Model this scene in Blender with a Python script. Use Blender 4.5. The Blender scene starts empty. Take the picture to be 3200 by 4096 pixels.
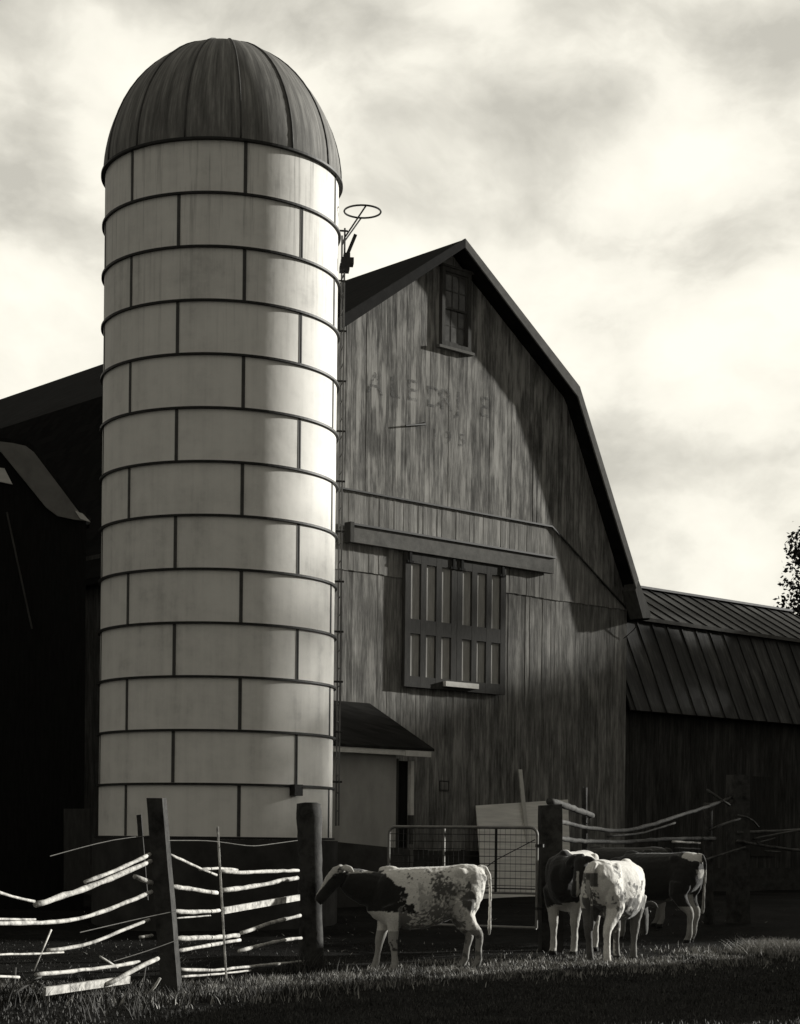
import bpy, bmesh, math, random
import numpy as np
from mathutils import Vector, Matrix, noise as mnoise
rad = math.radians
D = bpy.data
SC = bpy.context.scene
COL = SC.collection
# ------------------------------------------------------------------ camera, sky, sun, exposure
F, CX, YH, ROLL, EYE = 7200.0, 1600.0, 3365.0, .0105, 1.5      # photograph's pixels (3200 x 4096)
cam = D.cameras.new('camera'); camo = D.objects.new('camera', cam); COL.objects.link(camo)
cam.sensor_fit = 'HORIZONTAL'; cam.sensor_width = 36.0; cam.lens = 36.0*F/3200.0
cam.shift_x = 0.0; cam.shift_y = (YH-2048.0)/3200.0
cam.clip_start = .1; cam.clip_end = 2000.0
camo.matrix_world = Matrix.Translation((0, 0, EYE)) @ Matrix.Rotation(rad(90), 4, 'X') @ Matrix.Rotation(ROLL, 4, 'Z')
SC.camera = camo

SUN_AZ, SUN_EL = 116.5, 14.0        # azimuth measured from "towards the camera" round to the right
sdx, sdy = math.sin(rad(SUN_AZ)), -math.cos(rad(SUN_AZ))
SUN = Vector((sdx*math.cos(rad(SUN_EL)), sdy*math.cos(rad(SUN_EL)), math.sin(rad(SUN_EL))))
sl = D.lights.new('sun', 'SUN'); sl.energy = 5.0; sl.angle = rad(1.5); sl.color = (1, .985, .93)
so = D.objects.new('sun', sl); COL.objects.link(so); so.location = (30, 15, 30)
so.rotation_euler = SUN.to_track_quat('Z', 'Y').to_euler()

SC.view_settings.view_transform = 'Standard'; SC.view_settings.look = 'None'
SC.view_settings.exposure = 0.36; SC.view_settings.gamma = 1.0; SC.view_settings.use_curve_mapping = False


class NT:
    """tiny helper for node trees"""
    def __init__(s, tree):
        s.t = tree; s.n = tree.nodes; s.l = tree.links
    def new(s, typ, **kw):
        n = s.n.new(typ)
        for k, v in kw.items():
            if k.startswith('i_'):
                k2 = k[2:]; k2 = int(k2) if k2.isdigit() else k2.replace('_', ' ')
                s.put(n.inputs[k2], v)
            else:
                setattr(n, k, v)
        return n
    def put(s, sock, v):
        if isinstance(v, bpy.types.NodeSocket): s.l.new(v, sock)
        else: sock.default_value = v
    def math(s, op, a, b=0.0, c=None):
        n = s.n.new('ShaderNodeMath'); n.operation = op
        s.put(n.inputs[0], a); s.put(n.inputs[1], b)
        if c is not None: s.put(n.inputs[2], c)
        return n.outputs[0]
    def noise(s, vec, scale, detail=4, rough=.55, dist=0.0):
        n = s.n.new('ShaderNodeTexNoise'); s.put(n.inputs['Vector'], vec)
        n.inputs['Scale'].default_value = scale; n.inputs['Detail'].default_value = detail
        n.inputs['Roughness'].default_value = rough; n.inputs['Distortion'].default_value = dist
        return n.outputs['Fac']
    def mapv(s, vec, scale=(1, 1, 1), loc=(0, 0, 0)):
        n = s.n.new('ShaderNodeMapping'); s.put(n.inputs[0], vec)
        n.inputs['Scale'].default_value = scale; n.inputs['Location'].default_value = loc
        return n.outputs[0]
    def ramp(s, fac, stops):
        n = s.n.new('ShaderNodeValToRGB'); s.put(n.inputs[0], fac)
        e = n.color_ramp.elements
        while len(e) < len(stops): e.new(.5)
        for el, (p, c) in zip(e, stops):
            el.position = p
            el.color = (*tint(c), 1) if not isinstance(c, tuple) else (*c, 1)
        return n.outputs[0]
    def rng(s, v, a, b, c, d):
        n = s.n.new('ShaderNodeMapRange'); s.put(n.inputs[0], v)
        for i, x in enumerate((a, b, c, d)): n.inputs[i+1].default_value = x
        return n.outputs[0]
    def mixc(s, fac, a, b, mode='MIX'):
        n = s.n.new('ShaderNodeMix'); n.data_type = 'RGBA'; n.blend_type = mode
        s.put(n.inputs[0], fac); s.put(n.inputs[6], a); s.put(n.inputs[7], b)
        return n.outputs[2]


def tint(v):       # the print's warm near-neutral grey
    return (v*1.0, v*.975, v*.915)

w = D.worlds.new('World'); SC.world = w; w.use_nodes = True
w.cycles.sampling_method = 'MANUAL'; w.cycles.sample_map_resolution = 512
nt = NT(w.node_tree); nt.n.clear()
tc = nt.new('ShaderNodeTexCoord'); gen = tc.outputs['Generated']
sky = nt.new('ShaderNodeTexSky', sky_type='NISHITA', sun_disc=False, sun_elevation=rad(SUN_EL),
             sun_rotation=math.atan2(sdx, sdy))
bw = nt.new('ShaderNodeRGBToBW', i_0=sky.outputs[0])
dot = nt.new('ShaderNodeVectorMath', operation='DOT_PRODUCT', i_0=gen, i_1=(.05, .972, .228))
front = nt.rng(dot.outputs['Value'], .55, .92, 0.0, 1.0)
sep = nt.new('ShaderNodeSeparateXYZ', i_0=gen)
# clouds live on the sky's directions; squeezed vertically so that they lie in layers
warp = nt.new('ShaderNodeTexNoise', i_Vector=gen, i_Scale=7.0, i_Detail=4.0)
wv = nt.new('ShaderNodeVectorMath', operation='MULTIPLY_ADD', i_0=warp.outputs['Color'], i_1=(.065, .065, .065), i_2=gen).outputs[0]
big = nt.noise(nt.mapv(gen, (1, 1, 1.5), (.37, .11, .23)), 4.0, 3, .5, .2)
mid = nt.noise(nt.mapv(wv, (1, 1, 1.6), (2.3, .4, .9)), 10.0, 6, .57, .0)
vor = nt.new('ShaderNodeTexVoronoi', feature='F1', i_Vector=nt.mapv(wv, (1, 1, 1.5), (.3, 1.4, .25)), i_Scale=13.0)
puff = nt.math('SUBTRACT', 1.0, nt.math('MULTIPLY', vor.outputs['Distance'], 1.1))
cl = nt.math('ADD', nt.math('MULTIPLY', big, .42), nt.math('MULTIPLY', mid, .45))
cl = nt.math('ADD', cl, nt.math('MULTIPLY', puff, .13))
d2 = nt.new('ShaderNodeVectorMath', operation='DOT_PRODUCT', i_0=gen, i_1=(.165, .960, .215))
cl = nt.math('ADD', cl, nt.rng(d2.outputs['Value'], .968, 1.0, 0.0, .05))
clv = nt.ramp(cl, [(.42, .55), (.485, .71), (.545, .90), (.635, 1.02)])
low = nt.rng(sep.outputs[2], .02, .26, .22, 0.0)           # paler towards the horizon
clear = nt.math('MULTIPLY', bw.outputs[0], .03)
base = nt.mixc(low, clv, (1, .985, .9, 1))
lum = nt.math('MULTIPLY_ADD', front, 5.85, 2.35)            # bright cloud ahead, deep filtered sky behind the camera
colr = nt.mixc(1.0, base, (1, .99, .93, 1), 'MULTIPLY')
vm = nt.new('ShaderNodeVectorMath', operation='SCALE', i_0=colr); nt.put(vm.inputs['Scale'], lum)
addc = nt.mixc(1.0, vm.outputs[0], clear, 'ADD')
bg = nt.new('ShaderNodeBackground', i_Color=addc, i_Strength=.1)
wo = nt.new('ShaderNodeOutputWorld', i_Surface=bg.outputs[0])

# ------------------------------------------------------------------ photograph geometry


def ray(px, py):
    dx, dy = px-CX, YH-py
    return Vector(((dx*math.cos(ROLL)-dy*math.sin(ROLL))/F, 1.0, (dy*math.cos(ROLL)+dx*math.sin(ROLL))/F))
def at(px, py, d): return Vector((0, 0, EYE)) + ray(px, py)*d
ANG = rad(47.8)
U = Vector((math.sin(ANG), math.cos(ANG), 0)); M = Vector((math.cos(ANG), -math.sin(ANG), 0))
C0 = at(2497, 3376, 43.2); C0.z = 0
TH = math.pi/2-ANG
def wall(px, py, off=0.0):          # (t, z) on a plane parallel to the gable wall, `off` metres in front of it
    r = ray(px, py); O = Vector((0, 0, EYE))
    k = ((C0+M*off-O).dot(M))/r.dot(M); p = O+r*k
    return (p-C0).dot(U), p.z
def sstep(a, b, x):
    t = max(0, min(1, (x-a)/(b-a))); return t*t*(3-2*t)
def gz(x, y):                        # the yard's surface
    return .30*sstep(22.5, 40, y) + .05*mnoise.noise(Vector((x*.35, y*.35, 3))) + .02*mnoise.noise(Vector((x*1.3, y*1.3, 9))) \
        + .10*sstep(-1.9, -3.2, x)*sstep(18.5, 15.5, y)

# ------------------------------------------------------------------ object helpers


def obj(name, bm, mat, parent=None, smooth=False):
    me = D.meshes.new(name)
    if isinstance(bm, bmesh.types.BMesh):
        bm.normal_update(); bm.to_mesh(me); bm.free()
    else:
        me.from_pydata([tuple(v) for v in bm[0]], [], [tuple(f) for f in bm[1]]); me.update()
    if smooth:
        me.polygons.foreach_set('use_smooth', [True]*len(me.polygons))
    o = D.objects.new(name, me); COL.objects.link(o)
    if mat: me.materials.append(mat)
    if parent: o.parent = parent
    return o
def tag(o, label=None, cat=None, group=None, kind=None):
    if label: o['label'] = label
    if cat: o['category'] = cat
    if group: o['group'] = group
    if kind: o['kind'] = kind
    return o
def thing(name, label, cat, loc=(0, 0, 0), rz=0.0, group=None):
    o = D.objects.new(name, None); COL.objects.link(o)
    o.location = loc; o.rotation_euler = (0, 0, rz); o.empty_display_size = .3
    return tag(o, label, cat, group)
def box(bm, x0, x1, y0, y1, z0, z1, mtx=None):
    vs = [Vector((x, y, z)) for z in (z0, z1) for y in (y0, y1) for x in (x0, x1)]
    if mtx: vs = [mtx @ v for v in vs]
    v = [bm.verts.new(p) for p in vs]
    for f in ((0, 2, 3, 1), (4, 5, 7, 6), (0, 1, 5, 4), (2, 6, 7, 3), (0, 4, 6, 2), (1, 3, 7, 5)):
        bm.faces.new([v[i] for i in f])
def beam(bm, a, b, w, h, up=Vector((0, 0, 1)), ends=(1, 1)):
    a, b = Vector(a), Vector(b); d = (b-a).normalized()
    s = d.cross(up).normalized(); t = s.cross(d).normalized()
    r = []
    for p, k in ((a, ends[0]), (b, ends[1])):
        r.append([bm.verts.new(p+s*w*.5*i*k+t*h*.5*j*k) for i, j in ((-1, -1), (1, -1), (1, 1), (-1, 1))])
    for i in range(4): bm.faces.new((r[0][i], r[0][(i+1) % 4], r[1][(i+1) % 4], r[1][i]))
    bm.faces.new(r[0][::-1]); bm.faces.new(r[1])
def prism(bm, poly, y0, y1):
    """poly: list of (x,z); extruded along y"""
    a = [bm.verts.new((x, y0, z)) for x, z in poly]; b = [bm.verts.new((x, y1, z)) for x, z in poly]
    n = len(poly)
    bm.faces.new(a); bm.faces.new(b[::-1])
    for i in range(n): bm.faces.new((a[i], b[i], b[(i+1) % n], a[(i+1) % n]))
def tube(bm, pts, radii, seg=8, seed=0, rough=0.0, flat=None, closed=False, cap=True):
    pts = [Vector(p) for p in pts]; n = len(pts)
    if not hasattr(radii, '__len__'): radii = [radii]*n
    rings = []; up = Vector((0, 0, 1)); rnd = random.Random(seed)
    prev = None
    for i, p in enumerate(pts):
        if closed: d = pts[(i+1) % n]-pts[i-1]
        else: d = pts[min(i+1, n-1)]-pts[max(i-1, 0)]
        d.normalize()
        if prev is None:
            s = d.cross(up)
            if s.length < .05: s = d.cross(Vector((1, 0, 0)))
        else:
            s = prev-d*prev.dot(d)
        s.normalize(); prev = s; t = d.cross(s).normalized()
        r = radii[i]
        ring = []
        for k in range(seg):
            a = 2*math.pi*k/seg; rr = r*(1+rough*(rnd.random()-.5)*2)
            fs = flat if flat else 1.0
            ring.append(bm.verts.new(p+s*math.cos(a)*rr*fs+t*math.sin(a)*rr))
        rings.append(ring)
    m = n if closed else n-1
    for i in range(m):
        A, B = rings[i], rings[(i+1) % n]
        for k in range(seg): bm.faces.new((A[k], A[(k+1) % seg], B[(k+1) % seg], B[k]))
    if cap and not closed:
        bm.faces.new(rings[0][::-1]); bm.faces.new(rings[-1])
def resample(pts, step):
    pts = [Vector(p) for p in pts]; out = [pts[0]]
    for a, b in zip(pts, pts[1:]):
        k = max(1, int((b-a).length/step))
        for i in range(1, k+1): out.append(a.lerp(b, i/k))
    for _ in range(3):
        out = [out[0]]+[(out[i-1]+out[i]*2+out[i+1])/4 for i in range(1, len(out)-1)]+[out[-1]]
    return out

# ------------------------------------------------------------------ materials


def newmat(name):
    m = D.materials.new(name); m.use_nodes = True; t = NT(m.node_tree)
    p = t.n['Principled BSDF']
    return m, t, p
def objco(t): return t.new('ShaderNodeTexCoord').outputs['Object']
def plain(name, v, rough=.7, metal=0.0, var=.25, scale=6.0, stretch=(1, 1, 1), bump=.0, bscale=None):
    m, t, p = newmat(name); co = t.mapv(objco(t), stretch)
    n = t.noise(co, scale, 6, .6)
    c = t.ramp(n, [(.25, v*(1-var)), (.75, v*(1+var))])
    t.put(p.inputs['Base Color'], c); p.inputs['Roughness'].default_value = rough; p.inputs['Metallic'].default_value = metal
    p.inputs['Specular IOR Level'].default_value = .06 if rough > .65 else .25
    if bump:
        b = t.new('ShaderNodeBump', i_Height=t.noise(co, bscale or scale*5, 5, .65), i_Strength=bump, i_Distance=.02)
        t.put(p.inputs['Normal'], b.outputs[0])
    return m
def siding(name, lo, hi, board=.21, patch=1.0, seed=0.0):
    """weathered vertical boards: tone per board, long streaks, worn patches"""
    m, t, p = newmat(name); co = objco(t)
    s = t.new('ShaderNodeSeparateXYZ', i_0=co)
    idx = t.math('FLOOR', t.math('DIVIDE', s.outputs[0], board))
    wn = t.new('ShaderNodeTexWhiteNoise', noise_dimensions='1D'); t.put(wn.inputs['W'], t.math('ADD', idx, seed))
    off = t.new('ShaderNodeCombineXYZ', i_2=t.math('MULTIPLY', wn.outputs['Value'], 7.0))
    co2 = t.new('ShaderNodeVectorMath', operation='ADD', i_0=co, i_1=off.outputs[0]).outputs[0]
    streak = t.noise(t.mapv(co2, (17, 17, 1.5), (seed, 0, 0)), 1.0, 7, .74)
    fine = t.noise(t.mapv(co2, (75, 75, 2.4)), 1.0, 3, .7)
    blot = t.noise(t.mapv(co, (1.7, 1, .85), (seed*3, 2, 1)), 1.0, 6, .66)
    worn = t.noise(t.mapv(co2, (5.5, 5, .9), (4, seed, 2)), 1.0, 3, .5)
    v = t.math('ADD', t.math('MULTIPLY', streak, .42), t.math('MULTIPLY', fine, .24))
    v = t.math('ADD', v, t.math('MULTIPLY', blot, .30*patch))
    v = t.math('ADD', v, t.math('MULTIPLY', t.rng(worn, .50, .64, 0, 1), .10*patch))
    v = t.math('ADD', v, t.math('MULTIPLY', wn.outputs['Value'], .06))
    c = t.ramp(v, [(.385, lo*.7), (.50, lo+(hi-lo)*.30), (.58, lo+(hi-lo)*.72), (.68, hi)])
    t.put(p.inputs['Base Color'], c); p.inputs['Roughness'].default_value = .85
    p.inputs['Specular IOR Level'].default_value = .06
    h = t.math('ADD', t.math('MULTIPLY', fine, .7), t.math('MULTIPLY', streak, .5))
    b = t.new('ShaderNodeBump', i_Height=h, i_Strength=.5, i_Distance=.012)
    t.put(p.inputs['Normal'], b.outputs[0])
    return m
M_sid_up = siding('upper_siding_wood', .045, .35, .14, 1.0, 1)
M_sid_mid = siding('middle_siding_wood', .17, .42, .14, .6, 5)
M_sid_low = siding('lower_siding_wood', .085, .34, .14, .8, 9)
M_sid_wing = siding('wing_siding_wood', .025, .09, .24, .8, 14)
M_dark = plain('dark_old_wood', .035, .9, 0, .4, 4, (6, 6, .6), .3, 20)
M_trim = plain('weathered_trim_wood', .115, .8, 0, .3, 5, (1, 1, 1), .2, 30)
M_trimdark = plain('dark_trim_wood', .06, .8, 0, .3, 5, (3, 3, .6), .2, 30)
M_panel = plain('door_panel_paint', .36, .7, 0, .22, 5, (4, 4, .5), .15, 40)
M_doorframe = plain('door_frame_wood', .048, .8, 0, .3, 5, (4, 4, .8), .2, 40)
M_pale = plain('pale_painted_board', .55, .7, 0, .15, 7, (1, 1, 1), .15, 40)
M_iron = plain('dark_iron', .025, .55, .3, .4, 14)
M_steel = plain('galvanised_steel', .20, .5, .5, .3, 10)
M_black = plain('shade_black_wood', .012, .9, 0, .4, 4, (6, 6, .6), .3, 20)  # near-black stands in for shade on the feed house and doorway
M_glass = None
def glassmat():
    m, t, p = newmat('dusty_window_glass')
    n = t.noise(objco(t), 5, 4, .6)
    t.put(p.inputs['Base Color'], t.ramp(n, [(.3, .03), (.7, .09)]))
    p.inputs['Roughness'].default_value = .22; p.inputs['Specular IOR Level'].default_value = .5
    return m
M_glass = glassmat()
def shingles(name, v, course=.16, axis=2):
    m, t, p = newmat(name); co = objco(t); s = t.new('ShaderNodeSeparateXYZ', i_0=co)
    ci = t.math('DIVIDE', s.outputs[axis], course)
    row = t.math('FLOOR', ci); fr = t.math('FRACT', ci)
    jit = t.new('ShaderNodeTexWhiteNoise', noise_dimensions='1D'); t.put(jit.inputs['W'], row)
    xx = t.math('FLOOR', t.math('ADD', t.math('MULTIPLY', t.math('ADD', s.outputs[0], s.outputs[1]), 4.5), t.math('MULTIPLY', jit.outputs['Value'], 5)))
    wn = t.new('ShaderNodeTexWhiteNoise', noise_dimensions='2D')
    cxy = t.new('ShaderNodeCombineXYZ', i_0=xx, i_1=row); t.put(wn.inputs['Vector'], cxy.outputs[0])
    bl = t.noise(t.mapv(co, (.6, .25, .6)), 1.3, 5, .6)
    f = t.math('ADD', t.math('MULTIPLY', wn.outputs['Value'], .35), t.math('MULTIPLY', bl, .65))
    c = t.ramp(f, [(.2, v*.55), (.8, v*1.5)])
    t.put(p.inputs['Base Color'], c); p.inputs['Roughness'].default_value = .95; p.inputs['Specular IOR Level'].default_value = .02
    b = t.new('ShaderNodeBump', i_Height=fr, i_Strength=.8, i_Distance=.02, invert=True)
    t.put(p.inputs['Normal'], b.outputs[0])
    return m
M_roof = shingles('old_roof_shingles', .008, .17)
M_roof2 = shingles('asphalt_shingles', .02, .11)
def wingroof():
    m, t, p = newmat('weathered_metal_roof'); co = objco(t)
    n = t.noise(t.mapv(co, (2.2, .7, .7)), 1.2, 6, .65); f = t.noise(t.mapv(co, (14, 1.2, 1.2)), 1.0, 4, .6)
    v = t.math('ADD', t.math('MULTIPLY', n, .65), t.math('MULTIPLY', f, .35))
    t.put(p.inputs['Base Color'], t.ramp(v, [(.34, .012), (.5, .036), (.66, .10)]))
    p.inputs['Roughness'].default_value = .6; p.inputs['Specular IOR Level'].default_value = .2
    return m
M_wingroof = wingroof()
def enamel():
    m, t, p = newmat('white_enamel_steel'); co = objco(t)
    n = t.noise(t.mapv(co, (5, 5, .35)), 1.0, 6, .65); bl = t.noise(co, .8, 4, .6)
    drip = t.noise(t.mapv(co, (13, 13, .5), (3, 1, 0)), 1.0, 4, .6)
    s = t.new('ShaderNodeSeparateXYZ', i_0=co)
    hi = t.math('MULTIPLY', t.rng(s.outputs[2], 8.5, 12.4, 0, 1), t.rng(drip, .54, .70, 0, 1))   # rust runs near the top
    oi = t.new('ShaderNodeObjectInfo'); st2 = t.noise(t.mapv(co, (2.2, 2.2, 3.0), (8, 2, 1)), 1.0, 6, .7)
    v = t.math('ADD', t.math('MULTIPLY', n, .36), t.math('MULTIPLY', bl, .30))
    v = t.math('ADD', v, t.math('MULTIPLY', st2, .34))
    v = t.math('ADD', v, t.math('MULTIPLY_ADD', oi.outputs['Random'], .06, -.03))
    c = t.ramp(v, [(.36, .58), (.46, .77), (.54, .85), (.64, .90)])
    c = t.mixc(t.math('MULTIPLY', hi, .55), c, (*tint(.2), 1))
    t.put(p.inputs['Base Color'], c)
    p.inputs['Roughness'].default_value = .7; p.inputs['Specular IOR Level'].default_value = .12
    b = t.new('ShaderNodeBump', i_Height=t.noise(co, 2.5, 3, .5), i_Strength=.12, i_Distance=.05)
    t.put(p.inputs['Normal'], b.outputs[0])
    return m
M_enamel = enamel()
def domemat():
    m, t, p = newmat('weathered_dome_steel'); co = objco(t)
    s = t.new('ShaderNodeSeparateXYZ', i_0=co)
    ang = t.math('ARCTAN2', s.outputs[1], s.outputs[0])
    cc = t.new('ShaderNodeCombineXYZ', i_0=t.math('MULTIPLY', ang, 9.0), i_1=t.math('MULTIPLY', s.outputs[2], .55))
    n = t.noise(cc.outputs[0], 1.6, 6, .7); f = t.noise(t.mapv(cc.outputs[0], (4, 1, 1)), 1.6, 4, .6)
    v = t.math('ADD', t.math('MULTIPLY', n, .65), t.math('MULTIPLY', f, .35))
    t.put(p.inputs['Base Color'], t.ramp(v, [(.34, .08), (.5, .17), (.66, .34)]))
    p.inputs['Roughness'].default_value = .75; p.inputs['Specular IOR Level'].default_value = .12
    return m
M_dome = domemat()
def bark(name, lo, hi, sc=14):
    m, t, p = newmat(name); co = t.new('ShaderNodeTexCoord').outputs['Object']
    n = t.noise(co, sc, 6, .7); b2 = t.noise(co, sc*.35, 3, .5)
    v = t.math('ADD', t.math('MULTIPLY', n, .5), t.math('MULTIPLY', b2, .5))
    t.put(p.inputs['Base Color'], t.ramp(v, [(.36, lo), (.46, (lo+hi)/2), (.56, hi)]))
    p.inputs['Roughness'].default_value = .8; p.inputs['Specular IOR Level'].default_value = .2
    b = t.new('ShaderNodeBump', i_Height=n, i_Strength=.5, i_Distance=.01); t.put(p.inputs['Normal'], b.outputs[0])
    return m
M_rail = bark('pale_peeled_rail', .13, .62, 22)
M_raildark = bark('grey_bark_rail', .02, .085, 14)
M_post = bark('dark_creosote_post', .012, .055, 11)
M_bark = bark('tree_bark', .03, .08, 6)
def leafmat(name, lo, hi):
    m, t, p = newmat(name)
    g = t.new('ShaderNodeNewGeometry'); n = t.noise(t.mapv(g.outputs['Position'], (1, 1, 1)), 1.1, 3, .6)
    v = t.math('ADD', t.math('MULTIPLY', n, .6), t.math('MULTIPLY', g.outputs['Random Per Island'], .4))
    t.put(p.inputs['Base Color'], t.ramp(v, [(.3, lo), (.7, hi)]))
    p.inputs['Roughness'].default_value = .65; p.inputs['Specular IOR Level'].default_value = .2
    return m
M_leaf = leafmat('dark_leaves', .025, .06)
M_grass = leafmat('grass_blades', .02, .10)
M_sunpale = leafmat('sun_pale_grass_blades', .14, .46)  # paler copy of the grass; the strip's sunlight is put into its colour
M_straw = leafmat('straw', .2, .45)
def groundmat():
    m, t, p = newmat('trampled_ground'); co = objco(t)
    n = t.noise(co, .7, 6, .65); f = t.noise(co, 9, 5, .7)
    v = t.math('ADD', t.math('MULTIPLY', n, .5), t.math('MULTIPLY', f, .5))
    t.put(p.inputs['Base Color'], t.ramp(v, [(.32, .006), (.5, .014), (.68, .032)]))
    p.inputs['Roughness'].default_value = .95; p.inputs['Specular IOR Level'].default_value = .03
    b = t.new('ShaderNodeBump', i_Height=f, i_Strength=.8, i_Distance=.04); t.put(p.inputs['Normal'], b.outputs[0])
    return m
M_ground = groundmat()
M_stone = plain('fieldstone_footing', .045, .9, 0, .5, 3.5, (1, 1, 1.4), .6, 7)
M_conc = plain('stained_concrete', .05, .9, 0, .4, 2.5, (1, 1, 1), .3, 12)

# ------------------------------------------------------------------ ground
def build_ground():
    xs = np.concatenate([np.linspace(-900, -40, 12), np.linspace(-30, -9, 12), np.linspace(-8, 16, 100), np.linspace(17, 60, 20), np.linspace(80, 900, 12)])
    ys = np.concatenate([np.linspace(-60, 8, 8), np.linspace(9, 46, 130), np.linspace(48, 110, 20), np.linspace(150, 1500, 12)])
    V = [(x, y, gz(x, y) if (-40 < x < 70 and 0 < y < 120) else .3*sstep(22.5, 40, y)) for y in ys for x in xs]
    nx = len(xs); Fc = [(j*nx+i, j*nx+i+1, (j+1)*nx+i+1, (j+1)*nx+i) for j in range(len(ys)-1) for i in range(nx-1)]
    tag(obj('ground', (V, Fc), M_ground, None, True), kind='structure')
build_ground()

# ------------------------------------------------------------------ barn
OFF = .52
barn = thing('barn', 'big weathered plank gambrel barn with hay door and gable window beside the silo', 'barn', C0, TH)
pk = wall(1862, 956, OFF); kn = wall(2320, 1548, OFF); ev = wall(2555, 2320, OFF); tip = wall(2605, 2455, OFF)
TC = -6.0
prof_r = [(pk[0], pk[1]), kn, ev, tip]
TC = pk[0]
prof = [(2*TC-t, z) for t, z in prof_r[:0:-1]] + prof_r       # left tip ... peak ... right tip (top surface)
RT = .20                                                       # roof thickness measured vertically
def under(t):          # underside of the roof at station t
    for (a, za), (b, zb) in zip(prof, prof[1:]):
        if a <= t <= b: return za+(zb-za)*(t-a)/(b-a)-RT
    return prof[-1][1]-RT
WL = 2*TC                                                      # left corner of the gable wall
def boards(name, mat, zb, zt, off, thick=.025, seed=1, wid=.14, x0=WL, x1=0.0, ragged=.012):
    """vertical boards between two curves; every board a hair different in depth"""
    bm = bmesh.new(); rnd = random.Random(seed); k0 = int(math.floor(x0/wid)); k1 = int(math.ceil(x1/wid))
    for k in range(k0, k1):
        gp = .0015 if k % 2 else .003; a, b = max(x0, k*wid+gp), min(x1, (k+1)*wid-.0015)
        if b-a < .02: continue
        o = off+rnd.uniform(-.004, .005); tw = rnd.uniform(-.003, .003); rg = rnd.uniform(-ragged, ragged)
        za, zb_ = zb(a)+rg, zb(b)+rg; ta, tb = zt(a), zt(b)
        if ta-za < .03 and tb-zb_ < .03: continue
        ta, tb = max(ta, za+.01), max(tb, zb_+.01)
        q = [bm.verts.new(v) for v in ((a, -o-tw, za), (b, -o+tw, zb_), (b, -o+tw, tb), (a, -o-tw, ta))]
        r = [bm.verts.new(v) for v in ((a, -o+thick, za), (b, -o+thick, zb_), (b, -o+thick, tb), (a, -o+thick, ta))]
        bm.faces.new(q)
        for i in range(4): bm.faces.new((q[i], r[i], r[(i+1) % 4], q[(i+1) % 4]))
    return obj(name, bm, mat, barn)
sb = wall(2205, 2105, .04); se = wall(2500, 2430, .04)
def upb(t):            # lower edge of the upper siding
    if t < TC: t2 = 2*TC-t
    else: t2 = t
    if t < sb[0]: return sb[1]
    return sb[1]+(se[1]-sb[1])*((t-sb[0])/(se[0]-sb[0]))
top = lambda t: min(under(t), under(t))
boards('upper_siding', M_sid_up, upb, top, .060, seed=3)
boards('middle_siding', M_sid_mid, lambda t: 7.10, lambda t: min(max(upb(t)+.06, 7.11), top(t)), .032, seed=5)
boards('lower_siding', M_sid_low, lambda t: 1.31, lambda t: min(7.14, top(t)), .006, seed=7)
bm = bmesh.new(); prism(bm, [(WL, .9)]+[(t, z-RT-.03) for t, z in prof if WL < t < 0]+[(0, .9)], .021, .10)
obj('sheathing', bm, M_dark, barn)
for x0, x1 in ((WL, WL+.12), (-.12, 0.0)):
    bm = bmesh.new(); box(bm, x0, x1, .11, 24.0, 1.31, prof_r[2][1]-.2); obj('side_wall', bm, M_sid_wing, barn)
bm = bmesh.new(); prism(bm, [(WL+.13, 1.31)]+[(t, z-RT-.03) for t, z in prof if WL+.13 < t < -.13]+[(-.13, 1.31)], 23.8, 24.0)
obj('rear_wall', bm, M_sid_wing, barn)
bm = bmesh.new(); box(bm, WL-.02, .03, -.03, 24.0, -.3, 1.30); obj('foundation', bm, M_stone, barn)
# stripe of drip edge under the upper siding
bm = bmesh.new()
beam(bm, (WL, -.075, sb[1]-.01), (sb[0], -.075, sb[1]-.01), .03, .035); beam(bm, (sb[0], -.075, sb[1]-.01), (se[0], -.075, se[1]-.01), .025, .03)
obj('drip_edge', bm, M_iron, barn)
# roof: two slopes each side, laid over the profile
def slab(name, pts, mat, y0, y1, th):
    bm = bmesh.new(); prism(bm, list(pts)+[(t, z-th) for t, z in pts[::-1]], y0, y1); return obj(name, bm, mat, barn)
slab('roof', prof, M_roof, -OFF+.045, 24.4, .14)
M_black2 = plain('dark_rake_wood', .014, .85, 0, .4, 4, (1, 1, 1), .2, 20)
# rake boards on both rakes
for side in (1, -1):
    pr = [(TC+side*(t-TC), z) for t, z in prof_r]
    pr[0] = (TC+side*.004, pr[0][1])
    up_ = [(t, z+.012) for t, z in pr[:3]]; dn = [(t-side*.0, z-.18) for t, z in pr[:3]]
    dn[1] = (pr[1][0]-side*.05, pr[1][1]-.235); dn[2] = (pr[2][0]-side*.08, pr[2][1]-.19)
    bm = bmesh.new(); prism(bm, up_+dn[::-1], -OFF, -OFF+.04); obj('rake_board', bm, M_trim if side > 0 else M_black2, barn)
    # boxed eave end
    bm = bmesh.new(); t2, z2 = pr[3]; t1, z1 = pr[2]
    prism(bm, [(t1, z1+.01), (t2, z2), (t2-side*.02, z2-.10), (0 if side > 0 else WL, z2-.13), (t1-side*.10, z1-.25)], -OFF+.01, -.1)
    obj('eave_return', bm, M_trimdark, barn)
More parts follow.
